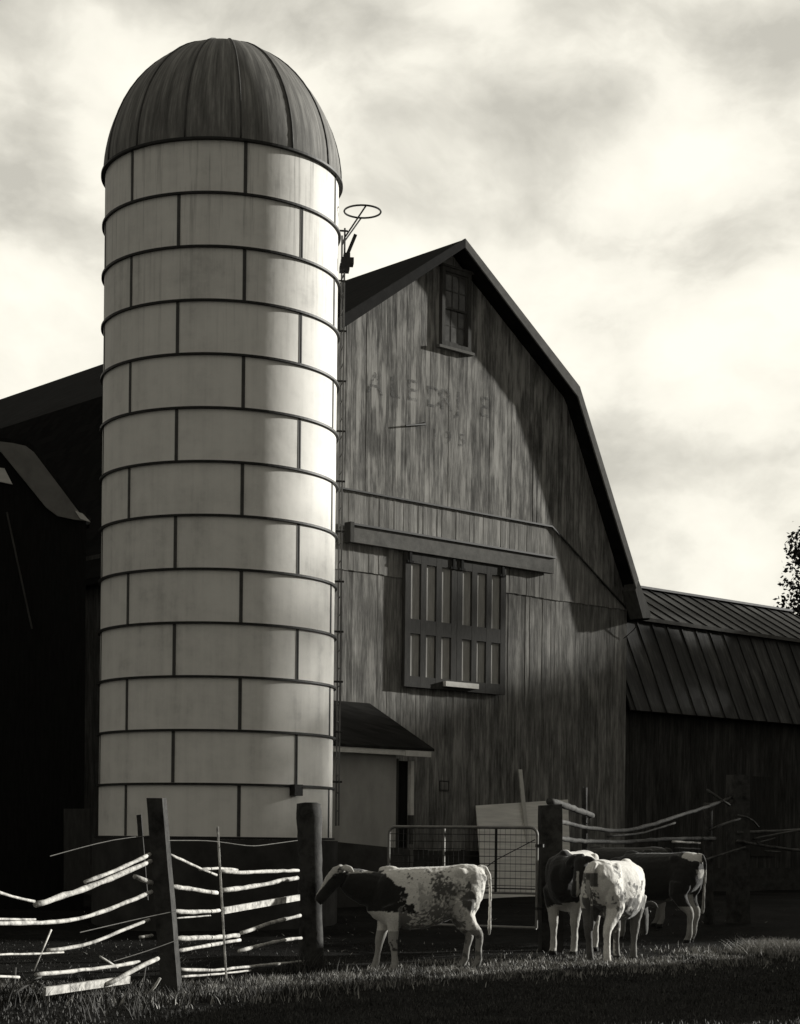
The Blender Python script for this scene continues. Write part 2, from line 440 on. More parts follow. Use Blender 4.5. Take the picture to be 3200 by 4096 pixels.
# gable window
wn = tag(obj('window', None or bmesh.new(), None, barn)); D.objects.remove(wn)
wx0, wx1, wz0, wz1 = -6.34, -5.46, 12.22, 13.93
def frame(bm, x0, x1, z0, z1, w, y0, y1):
    box(bm, x0, x0+w, y0, y1, z0, z1); box(bm, x1-w, x1, y0, y1, z0, z1)
    box(bm, x0+w, x1-w, y0, y1, z1-w, z1); box(bm, x0+w, x1-w, y0, y1, z0, z0+w)
bm = bmesh.new(); frame(bm, wx0, wx1, wz0, wz1, .09, -.16, -.05); win = obj('window', bm, M_trimdark, barn)
zm = (wz0+wz1)/2-.03
for (za, zb, yy) in ((zm, wz1-.09, -.118), (wz0+.09, zm+.05, -.092)):
    bm = bmesh.new(); frame(bm, wx0+.09, wx1-.09, za, zb, .045, yy, yy+.03)
    iw = (wx1-wx0-.27)/3
    for i in (1, 2): x = wx0+.135+iw*i; box(bm, x-.011, x+.011, yy+.004, yy+.026, za+.045, zb-.045)
    z = (za+zb)/2; box(bm, wx0+.135, wx1-.135, yy+.007, yy+.023, z-.011, z+.011)
    obj('sash', bm, M_trimdark, win)
    bm = bmesh.new(); box(bm, wx0+.13, wx1-.13, yy+.013, yy+.017, za+.04, zb-.04); obj('pane', bm, M_glass, win)
bm = bmesh.new(); box(bm, wx0-.09, wx1+.09, -.185, -.05, wz0-.06, wz0-.002); obj('sill', bm, M_trim, win)
bm = bmesh.new(); box(bm, wx0-.05, wx1+.05, -.19, -.05, wz1+.002, wz1+.05); obj('window_hood', bm, M_trimdark, win)
bm = bmesh.new(); box(bm, wx0+.09, wx1-.09, -.07, -.062, wz0+.05, wz1-.05); obj('window_back', bm, M_dark, win)
# hay doors
dz0, dz1 = 4.79, 7.72
for (x0, x1, hs) in ((-7.32, -5.80, (0.12, 1.40)), (-5.79, -4.28, (.12, 1.39))):
    bm = bmesh.new(); yf = -.15; yb = -.075
    st = .16
    n = 3; pw = (x1-x0-st*4)/3
    for i in range(4):
        a = x0+i*(pw+st); box(bm, a, a+st, yf, yb, dz0, dz1)
    for i in range(3):
        a = x0+st+i*(pw+st)
        for (za, zb) in ((dz0, 5.02), (5.93, 6.24), (7.43, dz1)):
            box(bm, a+.0005, a+pw-.0005, yf+.002, yb, za, zb)
    dl = obj('hay_door', bm, M_doorframe, barn)
    for i in range(3):
        a = x0+st+i*(pw+st)
        for (za, zb) in ((5.02, 5.93), (6.24, 7.43)):
            bm = bmesh.new(); box(bm, a-.02, a+pw+.02, -.092, -.066, za-.03, zb+.03); obj('door_panel', bm, M_panel, dl)
    bm = bmesh.new(); box(bm, x0+.01, x1-.01, -.065, -.040, dz0+.01, dz1-.01); obj('door_back', bm, M_dark, dl)
    for h in hs:
        bm = bmesh.new(); box(bm, x0+h-.035, x0+h+.035, -.185, -.152, 7.42, 7.76); box(bm, x0+h-.09, x0+h+.09, -.18, -.152, 7.42, 7.47)
        obj('roller_hanger', bm, M_black2, dl)
bm = bmesh.new(); box(bm, -6.2, -5.2, -.25, -.155, 4.86, 4.97); obj('door_ledge', bm, M_pale, barn)
# track board with its metal hood
bm = bmesh.new(); box(bm, -8.86, -2.80, -.21, -.07, 7.66, 8.00); obj('door_track', bm, M_trim, barn)
bm = bmesh.new(); box(bm, -8.90, -2.76, -.26, -.07, 8.004, 8.045); obj('track_hood', bm, M_iron, barn)
bm = bmesh.new(); box(bm, -8.97, -8.87, -.27, -.07, 7.64, 8.06); obj('track_end_block', bm, M_trimdark, barn)
# small wall details
h0 = wall(1756, 3122); h1 = wall(1794, 3164)
bm = bmesh.new(); frame(bm, h0[0], h1[0], h1[1], h0[1], .018, -.022, -.012); hat = obj('wall_hatch', bm, M_trimdark, barn)
bm = bmesh.new(); box(bm, h0[0]+.03, h1[0]-.03, -.02, -.012, h1[1]+.03, h0[1]-.03); obj('hatch_panel', bm, M_sid_low, hat)
a = wall(1622, 1702, .16); b = wall(1700, 1698, .10)
bm = bmesh.new(); tube(bm, [(b[0], -.06, b[1]+.03), (b[0]-.02, -.12, b[1]), (a[0], -.16, a[1])], [.03, .026, .018], 6)
obj('hay_hook_bar', bm, M_iron, barn)
# cable drooping under the eave to the wing
bm = bmesh.new(); q0 = wall(2555, 2465, .3); q1 = wall(2500, 2555, .05); qm = wall(2545, 2510, .2)
tube(bm, resample([(q0[0], -.3, q0[1]), (qm[0], -.22, qm[1]), (q1[0]-.04, -.04, q1[1])], .08), .012, 5); obj('cable', bm, M_iron, barn)
# painted letters, almost weathered away
def faded():
    m, t, p = newmat('faded_paint'); co = objco(t)
    n = t.noise(t.mapv(co, (7, 7, 1.6)), 1.0, 5, .7)
    t.put(p.inputs['Base Color'], t.ramp(n, [(.4, .05), (.7, .11)])); p.inputs['Roughness'].default_value = .85
    t.put(p.inputs['Alpha'], t.rng(n, .41, .64, .0, .62))
    return m
M_faded = faded()
def letter(ch, px, py, h):
    t, z = wall(px, py, .07)
    cu = D.curves.new('letter', 'FONT'); cu.body = ch; cu.size = h*1.42; cu.align_x = 'CENTER'; cu.extrude = .001
    tmp = D.objects.new('tmp', cu); COL.objects.link(tmp)
    dg = bpy.context.evaluated_depsgraph_get(); me = D.meshes.new_from_object(tmp.evaluated_get(dg))
    D.objects.remove(tmp)
    me.name = 'painted_letter'; me.materials.clear(); me.materials.append(M_faded)
    o = D.objects.new('painted_letter', me); COL.objects.link(o); o.parent = barn
    o.location = (t, -.0705, z); o.rotation_euler = (rad(90), 0, 0)
for ch, px, py in (('A', 1500, 1575), ('L', 1580, 1590), ('E', 1650, 1602), ('D', 1738, 1630), ('R', 1785, 1640), ('J', 1832, 1648), ('E', 1940, 1668)):
    letter(ch, px, py, .46)
for ch, px, py in (('1', 1740, 1765), ('9', 1795, 1775), ('5', 1850, 1785)):
    letter(ch, px, py, .28)

# ------------------------------------------------------------------ wing to the right
wing = thing('barn_wing', 'long low barn wing with ribbed metal gambrel roof running right from the big barn', 'barn', C0, TH)
WE = 10.45
k_, e_, r_ = (1.0, 7.13), (-.05, 4.72), (3.05, 8.33)          # (depth behind the gable plane, height)
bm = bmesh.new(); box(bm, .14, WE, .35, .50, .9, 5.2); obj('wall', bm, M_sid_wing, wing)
bm = bmesh.new(); box(bm, .14, WE+.02, .30, 6, -.2, .898); obj('foundation', bm, M_stone, wing)
bm = bmesh.new(); box(bm, WE-.15, WE-.001, .51, 5.9, .9, 6.4); obj('end_wall', bm, M_sid_wing, wing)
bm = bmesh.new(); box(bm, .14, WE-.16, 5.75, 5.9, .9, 5.2); obj('rear_wall', bm, M_sid_wing, wing)
def wroof(name, a, b, y_over=0):
    bm = bmesh.new(); (y0, z0), (y1, z1) = a, b
    x0, x1 = .16, WE+.35
    d = Vector((0, y1-y0, z1-z0)).normalized(); nn = Vector((0, -d.z, d.y))
    if nn.z < 0: nn = -nn
    A = Vector((x0, y0, z0)); B = Vector((x0, y1, z1)); X = Vector((x1-x0, 0, 0)); th = nn*.05
    v = [bm.verts.new(p) for p in (A, A+X, B+X, B, A-th, A+X-th, B+X-th, B-th)]
    for f in ((0, 1, 2, 3), (4, 7, 6, 5), (0, 4, 5, 1), (1, 5, 6, 2), (2, 6, 7, 3), (3, 7, 4, 0)): bm.faces.new([v[i] for i in f])
    o = obj(name, bm, M_wingroof, wing)
    x = .32; i = 0
    while x < x1:
        bm = bmesh.new(); beam(bm, (x, y0+nn.y*.01, z0+nn.z*.01), (x, y1+nn.y*.01, z1+nn.z*.01), .04, .045, nn); obj('roof_rib', bm, M_iron, o)
        x += .58; i += 1
    return o
wroof('steep_roof_slope', e_, k_); wroof('upper_roof_slope', (k_[0]-.10, k_[1]-.02), r_)
wroof('rear_roof_slope', (6.15, 4.8), (3.06, 8.33))
bm = bmesh.new(); beam(bm, (.16, r_[0], r_[1]+.03), (WE+.35, r_[0], r_[1]+.03), .26, .06); obj('ridge_cap', bm, M_wingroof, wing)
bm = bmesh.new(); beam(bm, (.16, k_[0]-.14, k_[1]-.02), (WE+.35, k_[0]-.14, k_[1]-.02), .06, .09); obj('knee_flashing', bm, M_trim, wing)
bm = bmesh.new(); box(bm, 5.3, 6.4, .31, .349, 1.2, 3.3); obj('door', bm, M_dark, wing)

# ------------------------------------------------------------------ milk house in front of the barn's left half
mh = thing('milk_house', 'small pale milk house with dark shingled lean-to roof between silo and barn', 'shed', C0, TH)
mt0 = WL+.1
re_ = wall(1738, 2996, 2.35); we = wall(1585, 3100, 2.1); po = wall(1645, 3100, 2.1)
zt = 4.38
bm = bmesh.new(); prism_pts = None
def rslab(bm, x0, x1, ya, za, yb, zb, th, x2):
    v = [bm.verts.new(p) for p in ((x0, ya, za), (x1, ya, za), (x2, yb, zb), (x0, yb, zb), (x0, ya, za-th), (x1, ya, za-th), (x2, yb, zb-th), (x0, yb, zb-th))]
    for f in ((0, 1, 2, 3), (4, 7, 6, 5), (0, 4, 5, 1), (1, 5, 6, 2), (2, 6, 7, 3), (3, 7, 4, 0)): bm.faces.new([v[i] for i in f])
rslab(bm, mt0, re_[0], -2.35, re_[1], -.04, zt, .05, -8.20)
obj('roof', bm, M_roof2, mh)
bm = bmesh.new(); box(bm, mt0+.01, we[0]+.02, -2.33, -2.29, re_[1]-.155, re_[1]-.052); obj('fascia', bm, M_pale, mh)
bm = bmesh.new(); box(bm, we[0]+.03, wall(1726, 3008, 2.35)[0], -2.345, -2.29, re_[1]-.165, re_[1]-.055); obj('porch_fascia', bm, M_pale, mh)
M_mhwall = plain('milk_house_plaster', .33, .85, 0, .22, 2.2, (1, 1, .5), .1, 20)
bm = bmesh.new(); box(bm, mt0+.1, we[0], -2.10, -1.98, 1.36, re_[1]-.03); obj('wall', bm, M_mhwall, mh)
bm = bmesh.new(); box(bm, we[0]+.001, we[0]+.10, -2.06, -1.98, .5, re_[1]-.21); obj('door_jamb', bm, M_trimdark, mh)
fz = wall(1300, 3361, 2.13)[1], wall(1608, 3397, 2.13)[1]
bm = bmesh.new(); prism(bm, [(mt0, -.2), (po[0]-.08, -.2), (po[0]-.08, fz[1]), (mt0, fz[0]+.05)], -2.16, -2.105); obj('foundation', bm, M_conc, mh)
bm = bmesh.new(); box(bm, we[0]+.101, po[0]-.044, -2.04, -2.0, .2, re_[1]-.25); obj('door', bm, M_black, mh)  # black panel painted in for the shaded open doorway
pw = .085
for (z0, z1, mm) in ((2.02, re_[1]-.25, M_pale), (1.44, 2.018, M_trimdark), (.75, 1.438, M_trim)):
    bm = bmesh.new(); box(bm, po[0]-pw/2, po[0]+pw/2, -2.14, -2.05, z0, z1); obj('porch_post', bm, mm, mh)
bm = bmesh.new(); box(bm, po[0]-.06, po[0]+.06, -2.16, -2.03, .1, .749); obj('post_footing', bm, M_conc, mh)

# ------------------------------------------------------------------ silo
SD = 30.0; SR = SD*math.sin(math.atan(465/F))
sc_ = at(884, 1400, SD)
silo = thing('silo', 'tall white enamelled steel silo with domed roof and dark hoops', 'silo', (sc_.x, SD, 0), math.atan2(-sc_.x, SD))
M_seam = plain('seam_steel', .07, .6, 0, .3, 8)
# local -y faces the camera
Z0, Z1, NR = 1.525, 12.42, 13
RH = (Z1-Z0)/NR
def pol(r, a, z): return Vector((r*math.sin(a), -r*math.cos(a), z))      # a = angle to the right of the camera side
def lathe(bm, prof_, seg=96, a0=0, a1=2*math.pi):
    full = abs(a1-a0-2*math.pi) < 1e-6; n = seg if full else seg+1
    R = [[bm.verts.new(pol(r, a0+(a1-a0)*i/seg, z)) for i in range(n)] for r, z in prof_]
    for A, B in zip(R, R[1:]):
        for i in range(seg):
            j = (i+1) % n; bm.faces.new((A[i], A[j], B[j], B[i]))
for k in range(NR):           # k = 0 is the top ring
    zt_, zb_ = Z1-RH*k, Z1-RH*(k+1)
    bm = bmesh.new(); lathe(bm, [(SR, zb_), (SR, zt_)], 128)
    o = obj('ring_panel', bm, M_enamel, silo, True)
    base = 11 if k % 2 == 0 else -20
    for q in range(6):
        a = rad(base+q*61.0+(q > 3)*(-3))
        bm = bmesh.new(); m4 = Matrix.Rotation(a, 4, 'Z')
        box(bm, -.009, .009, -SR-.013, -SR+.02, zb_+.02, zt_-.02, m4)
        box(bm, -.045, -.0095, -SR-.006, -SR+.02, zb_+.02, zt_-.02, m4)
        obj('panel_seam', bm, M_seam, o)
for k in range(NR+1):
    z = Z1-RH*k; e = .045 if k else .07
    bm = bmesh.new(); lathe(bm, [(SR-.01, z-.018), (SR+e, z-.018), (SR+e, z+.016), (SR-.01, z+.016)], 128)
    obj('hoop', bm, M_iron, silo)
# dome
DR, DH = SR+.035, 2.28
def dc(u): return math.cos(u*math.pi/2)**1.10
def ds(u): return math.sin(u*math.pi/2)**1.02
bm = bmesh.new(); N = 26
lathe(bm, [(DR*dc(i/N), Z1+.02+DH*ds(i/N)) for i in range(N)]+[(.002, Z1+.02+DH)], 112)
dome = obj('dome', bm, M_dome, silo, True)
nrib = 14
for i in range(nrib):
    a = rad(8+i*360/nrib)
    bm = bmesh.new(); pts = [pol(DR*dc(j/16)+.006, a, Z1+.02+DH*ds(j/16)) for j in range(16)]
    tube(bm, pts, .016, 6); obj('dome_rib', bm, M_seam, dome, True)
bm = bmesh.new(); lathe(bm, [(SR+.10, -.3), (SR+.10, Z0-.03), (SR-.2, Z0-.03)], 64); obj('foundation', bm, M_conc, silo)
# ladder at the right edge, with one cage ring
la = rad(93); lr = SR+.10
tang = Vector((math.cos(la), math.sin(la), 0)); rdl = pol(1, la, 0)
lb = rdl*lr
lad = None
bm = bmesh.new()
for s in (-1, 1):
    p = lb+tang*.19*s; tube(bm, [p+Vector((0, 0, 1.75)), p+Vector((0, 0, 11.75))], .017, 6)
lad = obj('ladder', bm, M_seam, silo)
bm = bmesh.new(); z = 2.0
while z < 11.7:
    tube(bm, [lb-tang*.19+Vector((0, 0, z)), lb+tang*.19+Vector((0, 0, z))], .012, 5); z += .30
obj('ladder_rungs', bm, M_iron, lad)
for k in range(1, NR):
    z = Z1-RH*k+.12
    bm = bmesh.new(); tube(bm, [rdl*(SR-.01)-tang*.19+Vector((0, 0, z)), lb+rdl*.05-tang*.19+Vector((0, 0, z))], .018, 5); obj('ladder_bracket', bm, M_iron, lad)
zc = at(1440, 816, SD).z; cr = .31; cc = lb+rdl*(cr+.01)+Vector((0, 0, zc))
bm = bmesh.new(); tube(bm, [cc+rdl*cr*math.cos(i/28*2*math.pi)+tang*cr*math.sin(i/28*2*math.pi) for i in range(28)], .016, 6, closed=True)
obj('cage_ring', bm, M_iron, lad)
zlo = zc-.52
for s in (-1, 1):
    bm = bmesh.new(); tube(bm, [cc+rdl*.02+tang*cr*s*.98, lb+tang*.19*s+Vector((0, 0, zlo))], .014, 6); obj('cage_brace', bm, M_iron, lad)
# chute bracket with raised lever under the ring
p0 = at(1368, 1085, SD+.1)-silo.location; p0 = Matrix.Rotation(-silo.rotation_euler.z, 4, 'Z') @ p0
bm = bmesh.new(); c = p0
box(bm, c.x-.04, c.x+.12, c.y-.12, c.y+.12, c.z, c.z+.10); box(bm, c.x-.02, c.x+.19, c.y-.10, c.y+.10, c.z+.103, c.z+.21); box(bm, c.x+.02, c.x+.13, c.y-.08, c.y+.08, c.z+.213, c.z+.29)
br = obj('hoist_bracket', bm, M_iron, silo)
bm = bmesh.new(); beam(bm, (c.x+.09, c.y, c.z+.29), (c.x+.22, c.y, c.z+.62), .06, .055); obj('hoist_lever', bm, M_iron, br)
# conduit box low on the shell
ab = math.asin((1166-868)/465*.985); zb = at(1166, 3160, SD-1.5).z
bm = bmesh.new(); m4 = Matrix.Rotation(ab, 4, 'Z'); box(bm, -.085, .085, -SR-.13, -SR-.002, zb-.09, zb+.09, m4); obj('conduit_box', bm, M_iron, silo)

# ------------------------------------------------------------------ dark feed house at the left edge
fh = thing('feed_house', 'dark tall plank feed house at the left edge with a wide pale rake board', 'shed', (at(345, 2600, 33.0).x, 33.0, 0), rad(11.5))
def P(px, py, d=33.0): return at(px, py, d)
M_feed = plain('dull_tin_rake', .17, .8, 0, .25, 3)
bm = bmesh.new()
xr = P(345, 2600).x
def F3(poly, y0, y1, nm, mat, par):
    bm = bmesh.new(); prism(bm, poly, y0, y1); return obj(nm, bm, mat, par)
q = lambda px, py: (P(px, py).x, P(px, py).z)
ztop = q(-120, 1800)
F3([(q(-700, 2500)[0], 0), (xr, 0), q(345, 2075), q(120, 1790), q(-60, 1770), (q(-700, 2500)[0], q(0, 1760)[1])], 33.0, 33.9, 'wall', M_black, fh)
F3([q(-60, 1780), q(60, 1790), q(108, 1799), q(140, 1822), q(318, 2056), q(340, 2088), q(300, 2084), q(232, 2072), q(188, 2040), q(14, 1828), q(-30, 1790)], 32.90, 32.95, 'rake_board', M_feed, fh)
F3([q(302, 2052), q(330, 2060), q(361, 2093), q(322, 2082)], 32.86, 32.899, 'eave_tip', M_pale, fh)
F3([q(-60, 1880), q(26, 1890), q(57, 1952), q(-60, 1930)], 32.93, 32.99, 'gable_panel', M_pale, fh)
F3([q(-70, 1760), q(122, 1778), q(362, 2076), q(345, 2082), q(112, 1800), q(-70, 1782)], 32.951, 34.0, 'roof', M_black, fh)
F3([q(256, 3235), q(358, 3235), q(358, 3560), q(256, 3560)], 32.93, 32.99, 'plank_door', M_trimdark, fh)
bm = bmesh.new(); a = P(30, 2060, 32.9); b = P(128, 2520, 32.9); tube(bm, [a, b], .02, 6); obj('guy_rod', bm, M_trimdark, fh)
for c in fh.children: c.matrix_parent_inverse = Matrix.Translation(-Vector(fh.location))

# ------------------------------------------------------------------ boards leaning on the barn
def wp(px, py, off):
    t, z = wall(px, py, off); return C0+U*t+M*off+Vector((0, 0, z))
def sheet(name, pts, th, mat, label, cat):
    a = [Vector(p) for p in pts]; n = (a[1]-a[0]).cross(a[3]-a[0]).normalized()*th
    bm = bmesh.new(); v = [bm.verts.new(p) for p in a]+[bm.verts.new(p+n) for p in a]
    for f in ((3, 2, 1, 0), (4, 5, 6, 7), (0, 1, 5, 4), (1, 2, 6, 5), (2, 3, 7, 6), (3, 0, 4, 7)): bm.faces.new([v[i] for i in f])
    return tag(obj(name, bm, mat), label, cat)
def plymat():
    m, t, p = newmat('plywood'); co = t.new('ShaderNodeTexCoord').outputs['Object']
    n = t.noise(t.mapv(co, (1.2, 1.2, 14)), 1.0, 5, .6)
    t.put(p.inputs['Base Color'], t.ramp(n, [(.3, .58), (.7, .80)])); p.inputs['Roughness'].default_value = .75
    return m
M_ply = plymat()
sheet('plywood_sheet', [wp(1904, 3222, .12), wp(2272, 3198, .12), wp(2288, 3600, .62), wp(1932, 3600, .62)], .018, M_ply,
      'pale plywood sheet leaning against the barn wall behind the wire gate', 'board')
a, b = wp(2080, 3078, .10), wp(2098, 3252, .24)
bm = bmesh.new(); beam(bm, a, b+(b-a)*1.1, .11, .03, M); tag(obj('batten', bm, M_pale), 'narrow white batten standing upright against barn above the plywood sheet', 'board')

# ------------------------------------------------------------------ wire gate
gr_ = at(2150, 3305, 24.0); gl = at(1557, 3305, 25.0)
gate = thing('farm_gate', 'tubular steel farm gate with woven wire standing half open', 'gate', (gr_.x, gr_.y, 0), math.atan2(gl.y-gr_.y, gl.x-gr_.x))
GL = math.hypot(gl.x-gr_.x, gl.y-gr_.y); gzt = 1.70; gzm = .82; gzb = .36
bm = bmesh.new(); r = .10
arc = [(GL-r+r*math.sin(i/5*math.pi/2), 0, gzt-r+r*math.cos(i/5*math.pi/2)) for i in range(6)]
arc0 = [(r-r*math.sin(i/5*math.pi/2), 0, gzt-r+r*math.cos(i/5*math.pi/2)) for i in range(6)][::-1]
tube(bm, [(0, 0, gzb)]+arc0+arc+[(GL, 0, gzb)], .021, 8); tube(bm, [(0, 0, gzb), (GL, 0, gzb)], .021, 8)
obj('gate_frame', bm, M_steel, gate)
bm = bmesh.new(); tube(bm, [(.02, 0, gzm), (GL-.02, 0, gzm)], .018, 6); obj('gate_bar', bm, M_steel, gate)
bm = bmesh.new(); tube(bm, [(.02, .02, gzm+.06), (GL-.02, .02, gzm+.06)], .010, 6); obj('gate_bar', bm, M_iron, gate)
for f in (.27, .62):
    bm = bmesh.new(); tube(bm, [(GL*f, 0, gzt-.02), (GL*f, 0, gzm)], .018, 6); obj('gate_upright', bm, M_steel if f > .5 else M_iron, gate)
bm = bmesh.new(); tube(bm, [(.03, .012, gzt-.16), (GL*.26, .012, gzm+.45), (GL*.5, .012, gzm+.1)], .007, 5); obj('brace_rod', bm, M_iron, gate)
bm = bmesh.new()
for i in range(1, 9): z = gzm+(gzt-gzm)*i/9; tube(bm, [(.02, .015, z), (GL-.02, .015, z)], .0045, 4)
n = int(GL/.075)
for i in range(1, n): x = GL*i/n; tube(bm, [(x, .012, gzm), (x, .012, gzt)], .0025, 3, cap=False)
obj('woven_wire', bm, M_iron, gate)
bm = bmesh.new(); box(bm, -.09, .02, -.02, .02, 1.44, 1.48); box(bm, -.09, .02, -.02, .02, .6, .64); obj('hinge', bm, M_iron, gate)

# ------------------------------------------------------------------ rail fences
rs = random.Random(11)
def branch(par, pts, tpx, mat, name='rail', seed=None, rough=.10, taper=.85, seg=8):
    """pts: (px, py, depth); tpx: thickness in photo pixels at the first point"""
    seed = rs.randrange(9999) if seed is None else seed
    P3 = resample([at(*p) for p in pts], .16); n = len(P3); r = tpx*1.0*pts[0][2]/F/2; rd = random.Random(seed)
    P3 = [p+Vector((rd.uniform(-1, 1), rd.uniform(-1, 1), rd.uniform(-1, 1)))*r*.16 if 0 < i < n-1 else p for i, p in enumerate(P3)]
    R = [r*(1+(taper-1)*i/max(1, n-1))*(1+rd.uniform(-.13, .13)) for i in range(n)]
    bm = bmesh.new(); tube(bm, P3, R, seg, seed, rough)
    return obj(name, bm, mat, par, True)
def wire(par, pts, r=.004):
    bm = bmesh.new(); tube(bm, resample([at(*p) for p in pts], .2), r, 4); return obj('fence_wire', bm, M_steel, par)
def dl(px): return 14.8+(px-140)/480*2.2
def dr(px): return 17.12+(px-680)/540*3.85
lf = thing('rail_fence', 'pole fence of pale peeled rails and a leaning square post before the silo', 'fence', (at(690, 3990, 17.0).x, 17.0, 0))
lf_inv = Matrix.Translation(-lf.location)
def fin(par):      # children were built in world space; put them under the thing's own origin
    for c in par.children:
        c.matrix_parent_inverse = Matrix.Translation(-Vector(par.location))
def lrail(pp, t, mat=M_rail, **k): return branch(lf, [(x, y, dl(x)) for x, y in pp], t, mat, **k)
def rrail(pp, t, mat=M_rail, **k): return branch(lf, [(x, y, dr(x)) for x, y in pp], t, mat, **k)
lrail([(143, 3618), (287, 3573), (369, 3544), (472, 3503), (603, 3444)], 26)
lrail([(340, 3528), (464, 3483), (598, 3417)], 17, taper=1.0)
lrail([(-60, 3550), (0, 3571), (53, 3592), (137, 3606)], 14)
lrail([(-60, 3694), (0, 3692), (164, 3693), (267, 3686), (357, 3666), (472, 3625), (606, 3567)], 20, taper=1.0)
lrail([(-60, 3676), (0, 3676), (142, 3677)], 10)
lrail([(193, 3801), (246, 3793), (283, 3796), (369, 3773), (431, 3751), (492, 3718), (598, 3678)], 16)
lrail([(-60, 3819), (0, 3818), (164, 3815), (254, 3809)], 10)
lrail([(144, 3899), (246, 3890), (369, 3874), (440, 3873), (475, 3860), (556, 3848)], 18)
lrail([(400, 3826), (440, 3846), (470, 3870)], 9)
lrail([(-60, 3904), (0, 3906), (76, 3909)], 13)
lrail([(205, 3719), (135, 3885)], 7)
lrail([(540, 3506), (600, 3532), (640, 3545)], 20, taper=.9)
lrail([(560, 3749), (610, 3742)], 14)
rrail([(676, 3416), (758, 3453), (811, 3480), (866, 3500)], 12)
rrail([(882, 3484), (943, 3492), (1040, 3487), (1194, 3482)], 17)
rrail([(800, 3478), (890, 3471), (950, 3480)], 13)
rrail([(686, 3546), (776, 3559), (868, 3571)], 20)
rrail([(888, 3562), (974, 3551), (1040, 3542), (1128, 3520), (1190, 3512)], 21)
rrail([(695, 3645), (776, 3650), (877, 3642)], 18)
rrail([(705, 3673), (842, 3662)], 7)
rrail([(704, 3755), (877, 3749), (954, 3741)], 21)
rrail([(966, 3732), (1022, 3714), (1084, 3689), (1201, 3662)], 17)
rrail([(710, 3804), (873, 3775), (960, 3760)], 17)
rrail([(955, 3804), (1013, 3790), (1119, 3761), (1205, 3752)], 16)
rrail([(721, 3878), (859, 3881), (974, 3869), (1214, 3845)], 14)
rrail([(723, 3907), (881, 3896), (1004, 3882)], 10)
bm = bmesh.new(); a, b = at(893, 3643, dr(893)), at(1195, 3590, dr(1195)); beam(bm, a, b, .03, .068)
obj('rail_board', bm, M_rail, lf)
a, b = at(870, 3306, 18.3), at(905, 3915, 18.3)
bm = bmesh.new(); tube(bm, [a, b], [.013, .012], 6); obj('stake', bm, M_rail, lf)
wire(lf, [(200, 3425, 15.6), (380, 3375, 16.2), (520, 3342, 16.7), (600, 3343, 17)])
wire(lf, [(670, 3362, 17.0), (860, 3362, 18), (1000, 3388, 18.7), (1190, 3362, 20.7)])
wire(lf, [(320, 3730, 15.6), (600, 3665, 16.8), (700, 3645, 16.95)]); wire(lf, [(455, 3845, 16.2), (640, 3790, 16.8), (710, 3760, 16.95)])
# the leaning square post
def post(par, tp, bp, d, w1, w2, mat, seed, square=True, name='post', tilt=0.0):
    rnd = random.Random(seed); a, b = at(*tp, d), at(*bp, d); b = b+(b-a).normalized()*.3
    bm = bmesh.new(); n = 14
    pts = [a.lerp(b, i/n) for i in range(n+1)]
    seg = 4 if square else 12
    rr = [(w1+(w2-w1)*i/n)*(.5*(1.414 if square else 1.0))*(1+rnd.uniform(-.03, .03)) for i in range(n+1)]
    rings = []
    for i, p in enumerate(pts):
        ring = []
        for k in range(seg):
            an = 2*math.pi*(k+.5)/seg+tilt
            q = rr[i]*(1+(0 if square else rnd.uniform(-.07, .07)))
            ring.append(bm.verts.new(p+Vector((math.cos(an)*q, math.sin(an)*q, rnd.uniform(-.012, .012) if i == 0 else 0))))
        rings.append(ring)
    for A, B in zip(rings, rings[1:]):
        for k in range(seg): bm.faces.new((A[k], A[(k+1) % seg], B[(k+1) % seg], B[k]))
    bm.faces.new(rings[0][::-1]); bm.faces.new(rings[-1])
    bmesh.ops.recalc_face_normals(bm, faces=bm.faces)
    return obj(name, bm, mat, par, not square)
post(lf, (626, 3196), (690, 3995), 17.0, .155, .165, M_post, 4, True, tilt=rad(-8))
post(lf, (1236, 3214), (1246, 3905), 21.2, .292, .287, M_post, 8, False)
post(lf, (-66, 3500), (-60, 4090), 14.15, .15, .16, M_post, 10, False)
post(lf, (556, 3258), (575, 3500), 21.5, .055, .06, M_post, 9, True)
fin(lf)

rf = thing('rail_fence', 'dark rail fence of grey poles behind the cow group with thick posts', 'fence', (at(2200, 3830, 23.5).x, 23.5, 0))
def rr2(pp, t, mat=M_raildark, **k): return branch(rf, pp, t, mat, **k)
post(rf, (2200, 3220), (2203, 3805), 24.8, .29, .30, M_post, 21, True, tilt=rad(5))
post(rf, (2338, 3150), (2338, 3680), 27.5, .085, .09, M_post, 22, False)
post(rf, (2952, 3100), (2952, 3640), 31.0, .29, .30, M_post, 23, True, tilt=rad(20))
post(rf, (2832, 3212), (2835, 3640), 30.6, .15, .16, M_post, 24, False)
rr2([(2198, 3206, 25.0), (2260, 3222, 25.6), (2370, 3262, 27.4)], 30, seed=5)
rr2([(2228, 3283, 25.2), (2330, 3308, 27.2), (2480, 3328, 28.2), (2600, 3302, 28.9), (2700, 3268, 29.6), (2825, 3228, 30.4), (2925, 3190, 30.9)], 19)
rr2([(2218, 3350, 25.2), (2340, 3366, 27.2), (2480, 3370, 28.1), (2680, 3356, 29.4), (2860, 3354, 30.6)], 21)
rr2([(2430, 3346, 27.8), (2560, 3336, 28.5), (2700, 3292, 29.4)], 10)
rr2([(2690, 3367, 29.3), (2800, 3372, 30.3)], 10, M_rail); rr2([(2700, 3392, 29.2), (2800, 3396, 30.2)], 8)
rr2([(2825, 3160, 30.7), (2870, 3195, 30.7), (2920, 3222, 30.7)], 12)
rr2([(2950, 3262, 30.6), (3000, 3250, 30.6), (3035, 3310, 30.7)], 10)
rr2([(2950, 3330, 30.8), (3080, 3326, 31.4), (3260, 3318, 32.2)], 13)
